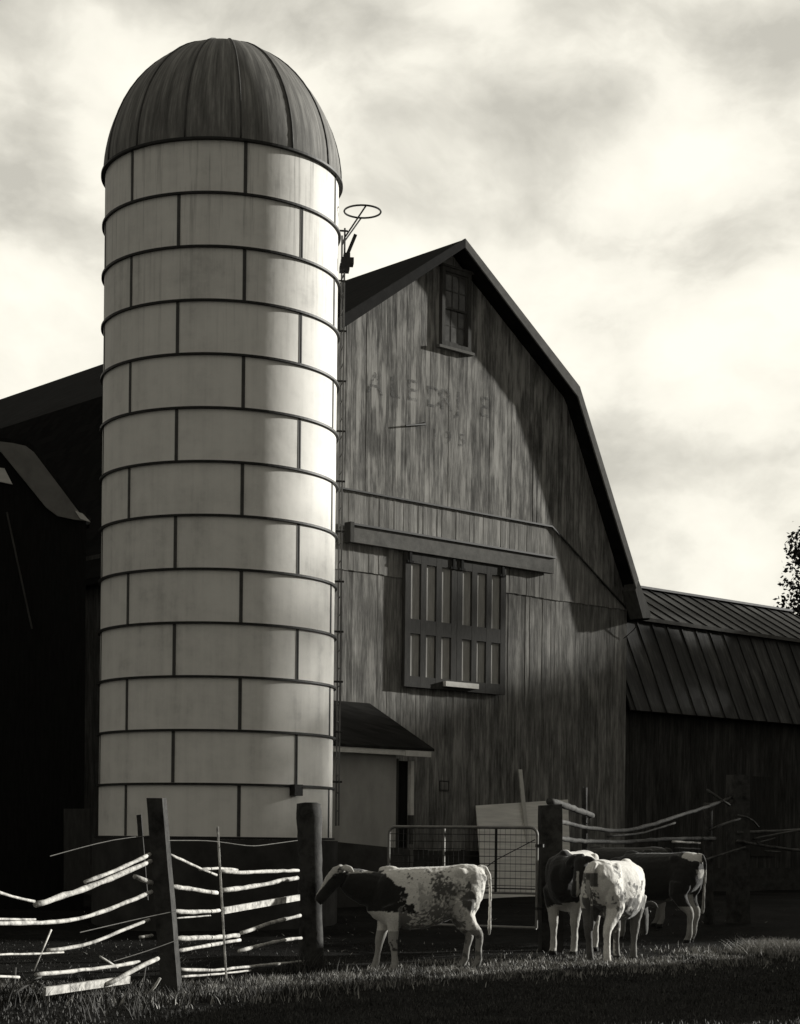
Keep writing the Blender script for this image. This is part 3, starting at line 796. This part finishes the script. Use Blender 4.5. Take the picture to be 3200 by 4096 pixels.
rr2([(3015, 3356, 31), (3110, 3336, 31.4), (3210, 3318, 31.8)], 9); rr2([(3030, 3372, 31), (3100, 3352, 31.4)], 8)
rr2([(2950, 3364, 30.7), (3060, 3384, 31.2), (3260, 3412, 32)], 12); rr2([(2800, 3446, 29.8), (2980, 3388, 30.6)], 10)
rr2([(3060, 3404, 31), (3120, 3408, 31.3)], 8); rr2([(2840, 3320, 30.3), (2900, 3290, 30.5), (2960, 3276, 30.7)], 10)
bm = bmesh.new(); c = at(2352, 3282, 27.3); tube(bm, [c+Vector((.035*math.cos(i/12*6.283), 0, .055*math.sin(i/12*6.283))) for i in range(12)], .006, 5, closed=True)
obj('wire_loop', bm, M_iron, rf)
fin(rf)

# loose wood lying by the left fence
def loose(name, pp, t, mat, label, flatboard=None):
    if flatboard:
        bm = bmesh.new(); a, b = at(*pp[0]), at(*pp[1]); beam(bm, a, b, .03, flatboard, Vector((.2, .3, 1)).normalized()); o = obj(name, bm, mat)
    else:
        o = branch(None, pp, t, mat, name)
    return tag(o, label, 'board' if flatboard else 'branch')
loose('plank', [(178, 3966, dl(190)), (515, 3918, dl(500))], 0, M_rail, 'wide pale plank lying at the foot of the left fence', .07)
loose('plank', [(10, 4098, 15.0), (318, 4042, 15.9)], 0, M_trim, 'grey plank half in shadow in the bottom left corner', .085)
loose('log', [(425, 3938, 16.0), (513, 3895, 16.3), (574, 3859, 16.6), (632, 3834, 16.8)], 22, M_rail, 'pale peeled log propped up beside the leaning square post')
loose('branch', [(142, 3935, 15.6), (267, 3988, 15.9), (410, 4037, 16.2)], 16, M_raildark, 'dark crooked branch slanting down across the fallen planks')
loose('branch', [(641, 3912, 16.7), (630, 3946, 16.7), (602, 3978, 16.7), (560, 4004, 16.7)], 11, M_rail, 'short curved pale branch bent beside the leaning post foot')
loose('branch', [(60, 3870, 15.3), (75, 3990, 15.3), (40, 4060, 15.2)], 14, M_raildark, 'dark upright broken stick in the lower left corner')

loose('branch', [(230, 3990, 15.7), (330, 3962, 15.9), (430, 3975, 16.1)], 9, M_raildark, 'thin grey stick lying under the wide pale plank')
loose('branch', [(20, 4000, 15.0), (100, 3925, 15.2), (165, 3905, 15.4)], 12, M_raildark, 'grey crooked stick leaning over at the far left of the fallen planks')
loose('branch', [(560, 3990, 16.5), (600, 3900, 16.7), (585, 3846, 16.8)], 8, M_raildark, 'thin dark twig standing just left of the leaning square post')

# ------------------------------------------------------------------ cows
def cow_mesh(swing, neck, head, ear_up=.0, ear_back=.0, tail=True, belly=1.0):
    """x forward, y left, z up; 1.25 m at the withers. swing: fore/aft shift of FL, FR, HL, HR feet"""
    bm = bmesh.new()
    def loft(sts, seg=20, e=2.3):
        R = []
        for x, zc, hh, hw in sts:
            if -.5 < x < .5: zc -= .014; hh += .014
            ring = []
            for k in range(seg):
                a = 2*math.pi*k/seg; ca, sa = math.cos(a), math.sin(a)
                ring.append(bm.verts.new((x, hw*math.copysign(abs(ca)**(2/e), ca), zc+hh*math.copysign(abs(sa)**(2/e), sa))))
            R.append(ring)
        for A, B in zip(R, R[1:]):
            for k in range(seg): bm.faces.new((A[k], A[(k+1) % seg], B[(k+1) % seg], B[k]))
        bm.faces.new(R[0][::-1]); bm.faces.new(R[-1])
    loft([(-.72, 1.05, .10, .07), (-.68, 1.0, .19, .14), (-.60, .97, .26, .195), (-.47, .955, .285, .225), (-.33, .93, .295, .225), (-.18, .90, .32, .265*belly),
          (0, .875, .345, .30*belly), (.16, .87, .345, .295*belly), (.32, .885, .33, .25), (.45, .90, .31, .215), (.56, .90, .26, .17), (.66, .89, .17, .10)])
    def ell(c, r):
        m4 = Matrix.Translation(c) @ Matrix.Diagonal((*r, 1)); bmesh.ops.create_icosphere(bm, subdivisions=2, radius=1, matrix=m4)
    for s in (-1, 1):
        ell((-.40, .165*s, 1.135), (.09, .045, .07)); ell((-.68, .085*s, 1.07), (.06, .045, .06)); ell((.42, .14*s, .95), (.15, .09, .22))
        ell((-.48, .14*s, .86), (.17, .105, .25))
    ell((.40, 0, 1.205), (.12, .06, .04)); ell((-.66, 0, 1.17), (.08, .05, .045))
    def limb(pts, sw):
        q = [Vector((x+sw*max(0, 1-z/.85), y, z)) for x, y, z, r in pts]
        tube(bm, q, [p[3] for p in pts], 10)
    for i, s in enumerate((1, -1)):
        y = .13*s
        limb([(.42, y*1.1, .80, .12), (.38, y*1.15, .64, .10), (.40, y*1.05, .50, .067), (.415, y, .37, .056), (.41, y, .32, .045), (.41, y, .22, .037), (.41, y, .13, .045), (.43, y, .07, .042), (.45, y, .035, .055), (.455, y, 0, .056)], swing[i])
        limb([(-.46, y*1.05, .82, .14), (-.44, y*1.15, .66, .125), (-.52, y*1.1, .53, .082), (-.61, y*1.02, .43, .058), (-.62, y, .38, .050), (-.605, y, .27, .040), (-.60, y, .14, .046), (-.575, y, .07, .043), (-.555, y, .035, .054), (-.55, y, 0, .056)], swing[2+i])
    # neck and head as flattened tubes
    def ftube(pts, flat):
        tube(bm, [Vector(p[:3]) for p in pts], [p[3] for p in pts], 14, flat=flat)
    nk = [(.36, 0, .96, .25), (.52, neck[0][1]*.2, (.96+neck[0][2])/2-.02, .215)]+neck
    ftube(nk, .68)
    ftube(head, .80)
    # dewlap / brisket
    ell((.50, 0, .70), (.12, .06, .09))
    # ears
    hv = (Vector(head[-1][:3])-Vector(head[0][:3])).normalized(); pb = Vector(head[1][:3])
    side = hv.cross(Vector((0, 0, 1))).normalized(); upv = side.cross(hv).normalized(); hx = Vector((hv.x, hv.y, 0)).normalized()
    for s in (-1, 1):
        b0 = pb-hv*.06+side*.065*s+upv*.035
        tube(bm, [b0, b0+side*.06*s-hx*ear_back*.35+Vector((0, 0, ear_up)), b0+side*.115*s-hx*ear_back*.75+Vector((0, 0, ear_up*1.6-.02)), b0+side*.15*s-hx*ear_back+Vector((0, 0, ear_up*1.6-.055))], [.026, .042, .036, .012], 8)
    if tail:
        tube(bm, [(-.66, 0, 1.19, ), (-.73, 0, 1.18), (-.775, .005, 1.10), (-.785, .01, .95), (-.775, .015, .75), (-.765, .015, .60), (-.76, .015, .48), (-.755, .015, .40)],
             [.04, .035, .026, .021, .018, .020, .026, .014], 8)
    bmesh.ops.recalc_face_normals(bm, faces=bm.faces)
    me = D.meshes.new('tmp'); bm.to_mesh(me); bm.free()
    o = D.objects.new('tmp', me); COL.objects.link(o)
    rm = o.modifiers.new('r', 'REMESH'); rm.mode = 'VOXEL'; rm.voxel_size = .0135
    sm = o.modifiers.new('s', 'SMOOTH'); sm.factor = .5; sm.iterations = 5
    dg = bpy.context.evaluated_depsgraph_get(); out = D.meshes.new_from_object(o.evaluated_get(dg))
    D.objects.remove(o); D.meshes.remove(me)
    return out
def coatmat():
    m, t, p = newmat('cow_coat')
    a = t.new('ShaderNodeVertexColor', layer_name='coat'); co = objco(t)
    n = t.noise(t.mapv(co, (60, 90, 60)), 1.0, 3, .6)
    t.put(p.inputs['Base Color'], t.mixc(t.rng(n, .3, .7, 0, .35), a.outputs[0], (.3, .29, .26, 1), 'MULTIPLY'))
    p.inputs['Roughness'].default_value = .85; p.inputs['Specular IOR Level'].default_value = .1
    p.inputs['Sheen Weight'].default_value = .25; p.inputs['Sheen Roughness'].default_value = .5
    b = t.new('ShaderNodeBump', i_Height=t.noise(t.mapv(co, (45, 70, 70)), 1.0, 4, .65), i_Strength=.45, i_Distance=.012)
    t.put(p.inputs['Normal'], b.outputs[0])
    return m
M_coat = coatmat()
def N3(p, s, o=0): return mnoise.fractal(Vector((p[0]*s+o, p[1]*s+o*2, p[2]*s-o)), 1.0, 2.0, 4)
def make_cow(label, loc, heading, scale, coat, **kw):
    me = cow_mesh(**kw); me.name = 'cow'
    n = len(me.vertices); co = np.empty(n*3, 'f'); me.vertices.foreach_get('co', co); co = co.reshape(-1, 3)
    # slight shaggy unevenness
    for i in range(n):
        p = Vector(co[i]); co[i] += np.array(mnoise.noise_vector(p*26))*.0035
    me.vertices.foreach_set('co', co.ravel()); me.update()
    cols = np.ones((n, 4), 'f')
    for i in range(n):
        v = coat(co[i]);
        if co[i][2] < .055: v = .03
        cols[i, :3] = tint(v)
    at_ = me.color_attributes.new('coat', 'FLOAT_COLOR', 'POINT'); at_.data.foreach_set('color', cols.ravel())
    me.polygons.foreach_set('use_smooth', [True]*len(me.polygons)); me.materials.clear(); me.materials.append(M_coat)
    o = D.objects.new('cow', me); COL.objects.link(o)
    o.location = (loc[0], loc[1], loc[2]); o.rotation_euler = (0, 0, heading); o.scale = (scale,)*3
    tag(o, label, 'cow')
    hd = kw['head']; hv = (Vector(hd[-1][:3])-Vector(hd[0][:3])).normalized(); side = hv.cross(Vector((0, 0, 1))).normalized()
    upv = side.cross(hv).normalized()
    for s in (-1, 1):
        c = Vector(hd[2][:3])*.6+Vector(hd[1][:3])*.4+side*.083*s+upv*.045
        bm = bmesh.new(); bmesh.ops.create_uvsphere(bm, u_segments=12, v_segments=8, radius=.020, matrix=Matrix.Translation(c)); obj('eye', bm, M_iron, o, True)
    return o
# 1: side on, facing left
def coat1(p):
    x, y, z = p; n = N3(p, 3.5, 3); w_ = .82
    edge = .13+.80*(z-.73)+.10*n+.05*N3(p, 14, 6)
    if x > edge and z > .70+.06*n: w_ = .028
    if x > .55 and z > 1.17: w_ = .40 if N3(p, 9) > -.1 else w_
    if .78 < x < .99 and z > 1.08 and abs(y-.05) > .118: w_ = .62
    if x > .95 and z-1.19 > -1.12*(x-.92)+.115: w_ = .5
    if x < .33:
        k = N3(p, 6, 7)+.55*N3(p, 19, 2); c = math.exp(-((x+.16)/.20)**2-((z-.97)/.17)**2)
        f_ = N3(p, 34, 5)
        if k*.55+f_*.9+c*1.05 > .80: w_ = .12
        elif k*.5+f_*.7+c*.9 > .50: w_ = .34
        elif x < .1 and N3(p, 5, 8)+f_*.5 > .1 and z < 1.12: w_ = .52
        if .50 < z < .78 and -.45 < x and N3(p, 4, 9)+.7*f_ > -.2+(z-.6)*2.2: w_ = .2
        c2 = math.exp(-((x+.50)/.09)**2-((z-.86)/.2)**2)
        if c2+.5*N3(p, 9, 4) > .62: w_ = .12
    if z < .40 and x > 0 and .27 < z < .40 and y > 0 and N3(p, 8, 1) > .02: w_ = .07
    if z < .48 and x < -.3: w_ = .30 if N3(p, 10) > -.15 else .12
    if z < .5 and x > 0 and w_ > .5: w_ = .42
    return w_
cow_a = make_cow('white cow with black neck and mottled flank, side-on facing left before the gate', (.31, 20.75, -.01), rad(188), 1.0, coat1,
         swing=(-.05, .17, .00, .13), neck=[(.68, .02, 1.0, .205), (.81, .03, 1.06, .18), (.90, .04, 1.11, .135)],
         head=[(.92, .04, 1.20, .085), (.975, .05, 1.17, .106), (1.055, .06, 1.08, .100), (1.14, .075, .97, .076), (1.20, .085, .89, .070), (1.235, .09, .855, .050)], ear_up=.0, ear_back=.10)
cow_a.rotation_euler.y = rad(2.2)
# 2: white, seen from behind
def coat2(p):
    x, y, z = p; w_ = .88; k = N3(p, 3.2, 11)
    if x < -.55 and y > -.04 and .55 < z < 1.08 and k+.5*N3(p, 16, 3) > -.05: w_ = .14
    if x < -.62 and .06 < y < .12 and .8 < z < 1.0: w_ = .45
    f_ = N3(p, 22, 5)
    if -.55 < x < .40 and y < -.08 and z < .98 and N3(p, 6, 5)+.5*f_+.35*(z < .78) > .30: w_ = .22
    if -.62 < x < -.38 and y < -.1 and z > .72 and N3(p, 9, 15)+.5*f_ > .28: w_ = .28
    if z < .66 and abs(y) < .22 and x > -.4 and N3(p, 3, 2) > -.3: w_ = .22
    if z < .66 and x < -.3 and y > .05: w_ = .12
    if z < .7 and x < -.40 and abs(y) < .09: w_ = .10
    if x > .5: w_ = .08
    return w_
make_cow('bright white cow seen from behind, its round belly and right flank in full sun', (2.735, 22.85, -.01), rad(64), 1.06, coat2,
         swing=(.04, -.10, .12, -.04), neck=[(.68, .0, .88, .17), (.84, .0, .76, .13), (.95, .0, .66, .10)],
         head=[(.95, 0, .66, .085), (1.0, 0, .61, .105), (1.05, 0, .52, .10), (1.09, 0, .40, .076), (1.11, 0, .33, .068), (1.12, 0, .29, .048)], belly=1.08)
# 3: facing us behind the gate post, head hung down to its left
def coat3(p):
    x, y, z = p; w_ = .03; k = N3(p, 3, 21)
    if z > .98+.10*k and x < .42: w_ = .78
    if z < .62+.1*k: w_ = .55
    if z < .62 and x > .25 and y > 0: w_ = .5
    if x > .85 and .265 < y < .30 and z < 1.0: w_ = .5
    return w_
make_cow('black cow with white back beside the gate post, facing out, head hung low', (2.33, 24.15, .02), rad(250), 1.12, coat3,
         swing=(.02, -.02, .0, .0), neck=[(.60, .10, 1.02, .16), (.68, .20, 1.09, .12), (.74, .26, 1.12, .09)],
         head=[(.74, .26, 1.16, .080), (.78, .29, 1.10, .098), (.81, .29, .98, .094), (.83, .26, .84, .072), (.84, .24, .75, .064), (.845, .23, .70, .046)], ear_up=-.035, ear_back=.05)
# 4: dark, rump to the right
def coat4(p):
    x, y, z = p; w_ = .03
    if z > 1.10+.04*N3(p, 5, 2) and -.74 < x < -.50 and abs(y) < .16: w_ = .65
    if x < -.70 and z < 1.0: w_ = .4
    if z < .50: w_ = .35
    if z < .66 and x < -.2 and abs(y) < .1: w_ = .3
    if z < .57 and -.3 < x < .8: w_ = .22
    if x > .8: w_ = .03
    return w_
make_cow('black cow with a white rump patch, rightmost of the group, turned away to the left', (3.84, 26.95, .04), rad(139), 1.09, coat4,
         swing=(.05, -.04, -.03, .09), neck=[(.68, .0, .98, .17), (.84, .0, .92, .13), (.95, .0, .86, .10)],
         head=[(.95, 0, .88, .085), (1.0, 0, .85, .105), (1.07, 0, .76, .10), (1.13, 0, .64, .076), (1.16, 0, .56, .068), (1.18, 0, .52, .048)])
# 5: only a dark back showing between the others
def coat5(p): return .055 if p[2] > .45 else .3
make_cow('dark brown cow half hidden behind the fence rails between the white and black cows', (3.72, 30.1, .12), rad(170), 1.08, coat5,
         swing=(.05, -.04, -.03, .06), neck=[(.68, .0, 1.0, .17), (.84, .0, .98, .13), (.95, .0, .95, .10)],
         head=[(.95, 0, .97, .085), (1.0, 0, .94, .105), (1.07, 0, .84, .10), (1.13, 0, .72, .076), (1.16, 0, .64, .068), (1.18, 0, .60, .048)])

# ------------------------------------------------------------------ grass and straw
def blades(name, pts, hfun, mat, wid=.006, seed=1, lean=.5):
    r = np.random.default_rng(seed); n = len(pts); P_ = np.asarray(pts)
    h = np.array([hfun(x, y) for x, y in P_[:, :2]])*r.uniform(.6, 1.3, n)
    a = r.uniform(0, 2*np.pi, n); l = r.uniform(.1, lean, n)*h; la = r.uniform(0, 2*np.pi, n)
    wx, wy = np.cos(a)*wid, np.sin(a)*wid
    V = np.empty((n, 5, 3)); lx, ly = np.cos(la)*l, np.sin(la)*l
    for j, (s, f) in enumerate(((-1, 0), (1, 0), (-.75, .55), (.75, .55), (0, 1))):
        V[:, j, 0] = P_[:, 0]+wx*s+lx*f**1.6; V[:, j, 1] = P_[:, 1]+wy*s+ly*f**1.6; V[:, j, 2] = P_[:, 2]+h*f
    me = D.meshes.new(name); b = np.arange(n)*5
    q = np.stack([b, b+1, b+3, b+2], 1); t = np.stack([b+2, b+3, b+4], 1)
    me.vertices.add(n*5); me.vertices.foreach_set('co', V.astype('f').ravel())
    loops = np.concatenate([q.ravel(), t.ravel()]); me.loops.add(len(loops)); me.loops.foreach_set('vertex_index', loops.astype('i'))
    me.polygons.add(2*n); st = np.concatenate([np.arange(n)*4, 4*n+np.arange(n)*3]); me.polygons.foreach_set('loop_start', st.astype('i'))
    me.update(calc_edges=True); me.validate()
    o = D.objects.new(name, me); COL.objects.link(o); me.materials.append(mat); return o
rg = np.random.default_rng(5)
E0 = Vector((-1.26, 17.75)); UV = Vector((.72, .694)); NV = Vector((-.694, .72))        # line of the sunlit strip
def strip(x, y): return (Vector((x, y))-E0).dot(NV)
gp = []
for _ in range(150000):
    y = 13.6+12.5*rg.random()**1.1; x = (rg.random()*2-1)*(.235*y+.6)
    s = strip(x, y)
    if -.4 < s < .9: k = 1.0
    elif s <= -.4: k = .40
    else: k = .07
    k *= .55+.9*(mnoise.noise(Vector((x*1.6, y*1.6, 0)))+.35)
    if rg.random() < k: gp.append((x, y, gz(x, y)-.005))
def gh(x, y):
    s = strip(x, y); h = .034 if s < 1.2 else .026
    if -.5 < s < 1.0: h = .09 if x < .3 else .05
    return h*(1+.6*mnoise.noise(Vector((x*2.1, y*2.1, 7))))
tag(blades('grass', gp, gh, M_grass, .0065, 2), 'short rough grass over the yard in front of the cows', 'grass', kind='stuff')
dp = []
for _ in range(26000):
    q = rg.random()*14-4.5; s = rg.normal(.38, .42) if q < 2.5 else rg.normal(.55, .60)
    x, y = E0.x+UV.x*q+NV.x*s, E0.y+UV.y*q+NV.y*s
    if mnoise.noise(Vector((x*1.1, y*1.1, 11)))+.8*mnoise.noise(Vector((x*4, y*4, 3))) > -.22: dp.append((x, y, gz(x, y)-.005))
tag(blades('sun_pale_grass', dp, lambda x, y: (.085 if x < .2 else .06)*(1+.5*mnoise.noise(Vector((x*2.3, y*2.3, 5)))), M_sunpale, .006, 12, .8), 'band of grass coloured paler as if sunlit along the bank in front of the cows', 'grass', kind='stuff')
sp = []
cst = [(5.0+.35*i, 27.2-.3*i+.2*(i % 2)) for i in range(4)]
for _ in range(2600):
    c = at(3110+rg.normal()*70, 3775, 24.6); x, y = c.x, 24.6+rg.normal()*.35
    sp.append((x, y, gz(x, y)))
tag(blades('straw_heap', sp, lambda x, y: .17, M_straw, .006, 3, 1.6), 'low tangled heap of straw at the right edge of the grass', 'straw', kind='stuff')

yp = []
for _ in range(600):
    y = 21+14*rg.random()**1.3; x = (rg.random()*2-1)*.2*y+.5
    if mnoise.noise(Vector((x*.8, y*.8, 4))) > -.05: yp.append((x, y, gz(x, y)+.005))
tag(blades('trodden_straw', yp, lambda x, y: .03, M_straw, .008, 9, 3.0), 'scattered trodden straw and clods over the dark cattle yard', 'straw', kind='stuff')

wp_ = []
for _ in range(2200):
    k = rg.random()
    if k < .45: px, d = rg.normal(690, 120), 16.9
    elif k < .8: px, d = rg.uniform(-40, 620), rg.uniform(14.6, 16.6)
    else: px, d = rg.normal(1240, 70), 20.8
    c = at(px, 3900, d); x, y = c.x, d+rg.normal()*.22
    if mnoise.noise(Vector((x*3, y*3, 21))) > -.05: wp_.append((x, y, gz(x, y)-.01))
tag(blades('weeds', wp_, lambda x, y: .16+.22*max(0, mnoise.noise(Vector((x*2.6, y*2.6, 31)))), M_grass, .005, 15, .9), 'ragged weeds and long grass along the foot of the left fence', 'weeds', kind='stuff')

# ------------------------------------------------------------------ trees
def tree(name, label, loc, H, CR, nl, leaf, seed, base=.25, group=None):
    rnd = np.random.default_rng(seed); root = thing(name, label, 'tree', loc, 0, group)
    bm = bmesh.new(); rr = random.Random(seed)
    tube(bm, [(0, 0, -.3), (.05, 0, H*.2), (-.08, .1, H*.45), (.1, .05, H*.75)], [H*.026, H*.02, H*.014, H*.006], 10, seed, .08)
    tips = []
    for i in range(16):
        z = H*(base+.02+min(.62, .90-base)*(i/16)); a = i*2.4+rr.random(); L = CR*(1.0-.55*(i/16))*rr.uniform(.7, 1.05)
        e = Vector((math.cos(a)*L, math.sin(a)*L, z+L*.45)); s = Vector((0, 0, z))
        mid_ = s.lerp(e, .5)+Vector((0, 0, L*.1)); tube(bm, [s, mid_, e], [H*.008, H*.005, H*.002], 6, i)
        tips += [s.lerp(e, .55), e, mid_.lerp(e, .6)]
    obj('trunk', bm, M_bark, root, True)
    # leaves in clumps through the crown's volume
    cl = []
    for t in tips:
        for _ in range(5): cl.append(np.array(t)+rnd.normal(0, CR*.22, 3))
    for _ in range(70):
        u = rnd.normal(0, 1, 3); u /= np.linalg.norm(u); f = rnd.random()**.4
        cl.append(np.array([u[0]*CR*f, u[1]*CR*f, H*(base+(1-base)*.5)+u[2]*H*(1-base)*.5*f]))
    cl = np.array(cl); pick = rnd.integers(0, len(cl), nl)
    c = cl[pick]+rnd.normal(0, CR*.10, (nl, 3)); c[:, 2] = np.maximum(c[:, 2], H*base*.6)
    a = rnd.normal(0, 1, (nl, 3)); a /= np.linalg.norm(a, axis=1)[:, None]; b = np.cross(a, rnd.normal(0, 1, (nl, 3))); b /= np.linalg.norm(b, axis=1)[:, None]
    s = leaf*rnd.uniform(.6, 1.3, nl)[:, None]
    V = np.stack([c-a*s, c+b*s*.55, c+a*s, c-b*s*.55], 1).reshape(-1, 3)
    me = D.meshes.new('crown'); me.vertices.add(nl*4); me.vertices.foreach_set('co', V.astype('f').ravel())
    me.loops.add(nl*4); me.loops.foreach_set('vertex_index', np.arange(nl*4, dtype='i')); me.polygons.add(nl); me.polygons.foreach_set('loop_start', np.arange(nl, dtype='i')*4)
    me.update(calc_edges=True); me.validate(); me.materials.append(M_leaf)
    o = D.objects.new('crown', me); COL.objects.link(o); o.parent = root
    return root
tree('tree', 'leafy tree showing past the far end of the barn wing roof', (18.75, 76, -.2), 15.2, 2.7, 24000, .11, 4, .60)
# the row of trees out of frame to the right whose shade falls over the yard and the lower barn
S2 = Vector((sdx, sdy)); N2 = Vector((-sdy, sdx))
N2 = Vector((-S2.y, S2.x))
protos = [tree('shade_tree', 'broad leafy tree in the row right of the yard', (0, 0, 0), 15.0, 3.4, 7000, .40, 31, .06, 'trees right of the yard'),
          tree('shade_tree', 'broad leafy tree in the row right of the yard', (0, 0, 0), 15.0, 3.4, 7000, .40, 32, .06, 'trees right of the yard')]
def dup(root):
    r = root.copy(); COL.objects.link(r)
    for ch in list(root.children):
        c = ch.copy(); COL.objects.link(c); c.parent = r
    return r
specs = [(34.6, 55, 1.06), (38.6, 54, 1.12), (23.9, 54, .86), (26.8, 55, .95), (30.8, 53, 1.06), (42.0, 56, 1.0), (46.0, 54, 1.0), (26.5, 60, .72), (33, 61, 1.0), (40, 61, 1.02)]
for i, (c, s, k) in enumerate(specs):
    o = protos[i] if i < 2 else dup(protos[i % 2])
    p = N2*c+S2*s; o.location = (p.x, p.y, .2); w_ = .70 if k < .88 else 1; o.scale = (w_, w_, k); o.rotation_euler = (0, 0, i*1.3)
thin = tree('shade_tree', 'tall thin-crowned tree standing in the row right of the yard', (0, 0, 0), 18.5, 2.6, 420, .36, 37, .30, 'trees right of the yard')
p = N2*27.0+S2*58; thin.location = (p.x, p.y, .2)
# board fence added out of frame to the right, only to shade the foreground
yf_ = thing('added_shade_fence', 'unseen board fence added right of the grass to cast shade', 'fence', (6.1, 21.2, 0))
L8 = Vector((sdx, sdy, 0))*8.0
line = [Vector((-2.7, 12.6, 0))+L8, Vector((-1.26, 17.75, 0))+L8, Vector((5.5, 24.4, 0))+L8, Vector((13, 32.2, 0))+L8]
FH = 8.0*math.tan(rad(SUN_EL))
bm = bmesh.new(); bp = bmesh.new(); rnd = random.Random(3)
for a, b in zip(line, line[1:]):
    L = (b-a).length; n = int(L/.15); d = (b-a)/n; nn = Vector((d.y, -d.x, 0)).normalized()
    for i in range(n):
        p = a+d*i; h = FH+rnd.uniform(-.03, .02)+gz(p.x, p.y)
        beam(bm, p+d*.5+Vector((0, 0, 0)), p+d*.5+Vector((0, 0, h)), .158, .02, nn)
        if i % 14 == 0: beam(bp, p-nn*.07, p-nn*.07+Vector((0, 0, h-.1)), .1, .1, nn)
obj('shade_fence_boards', bm, M_trim, yf_); obj('shade_fence_posts', bp, M_post, yf_); fin(yf_)
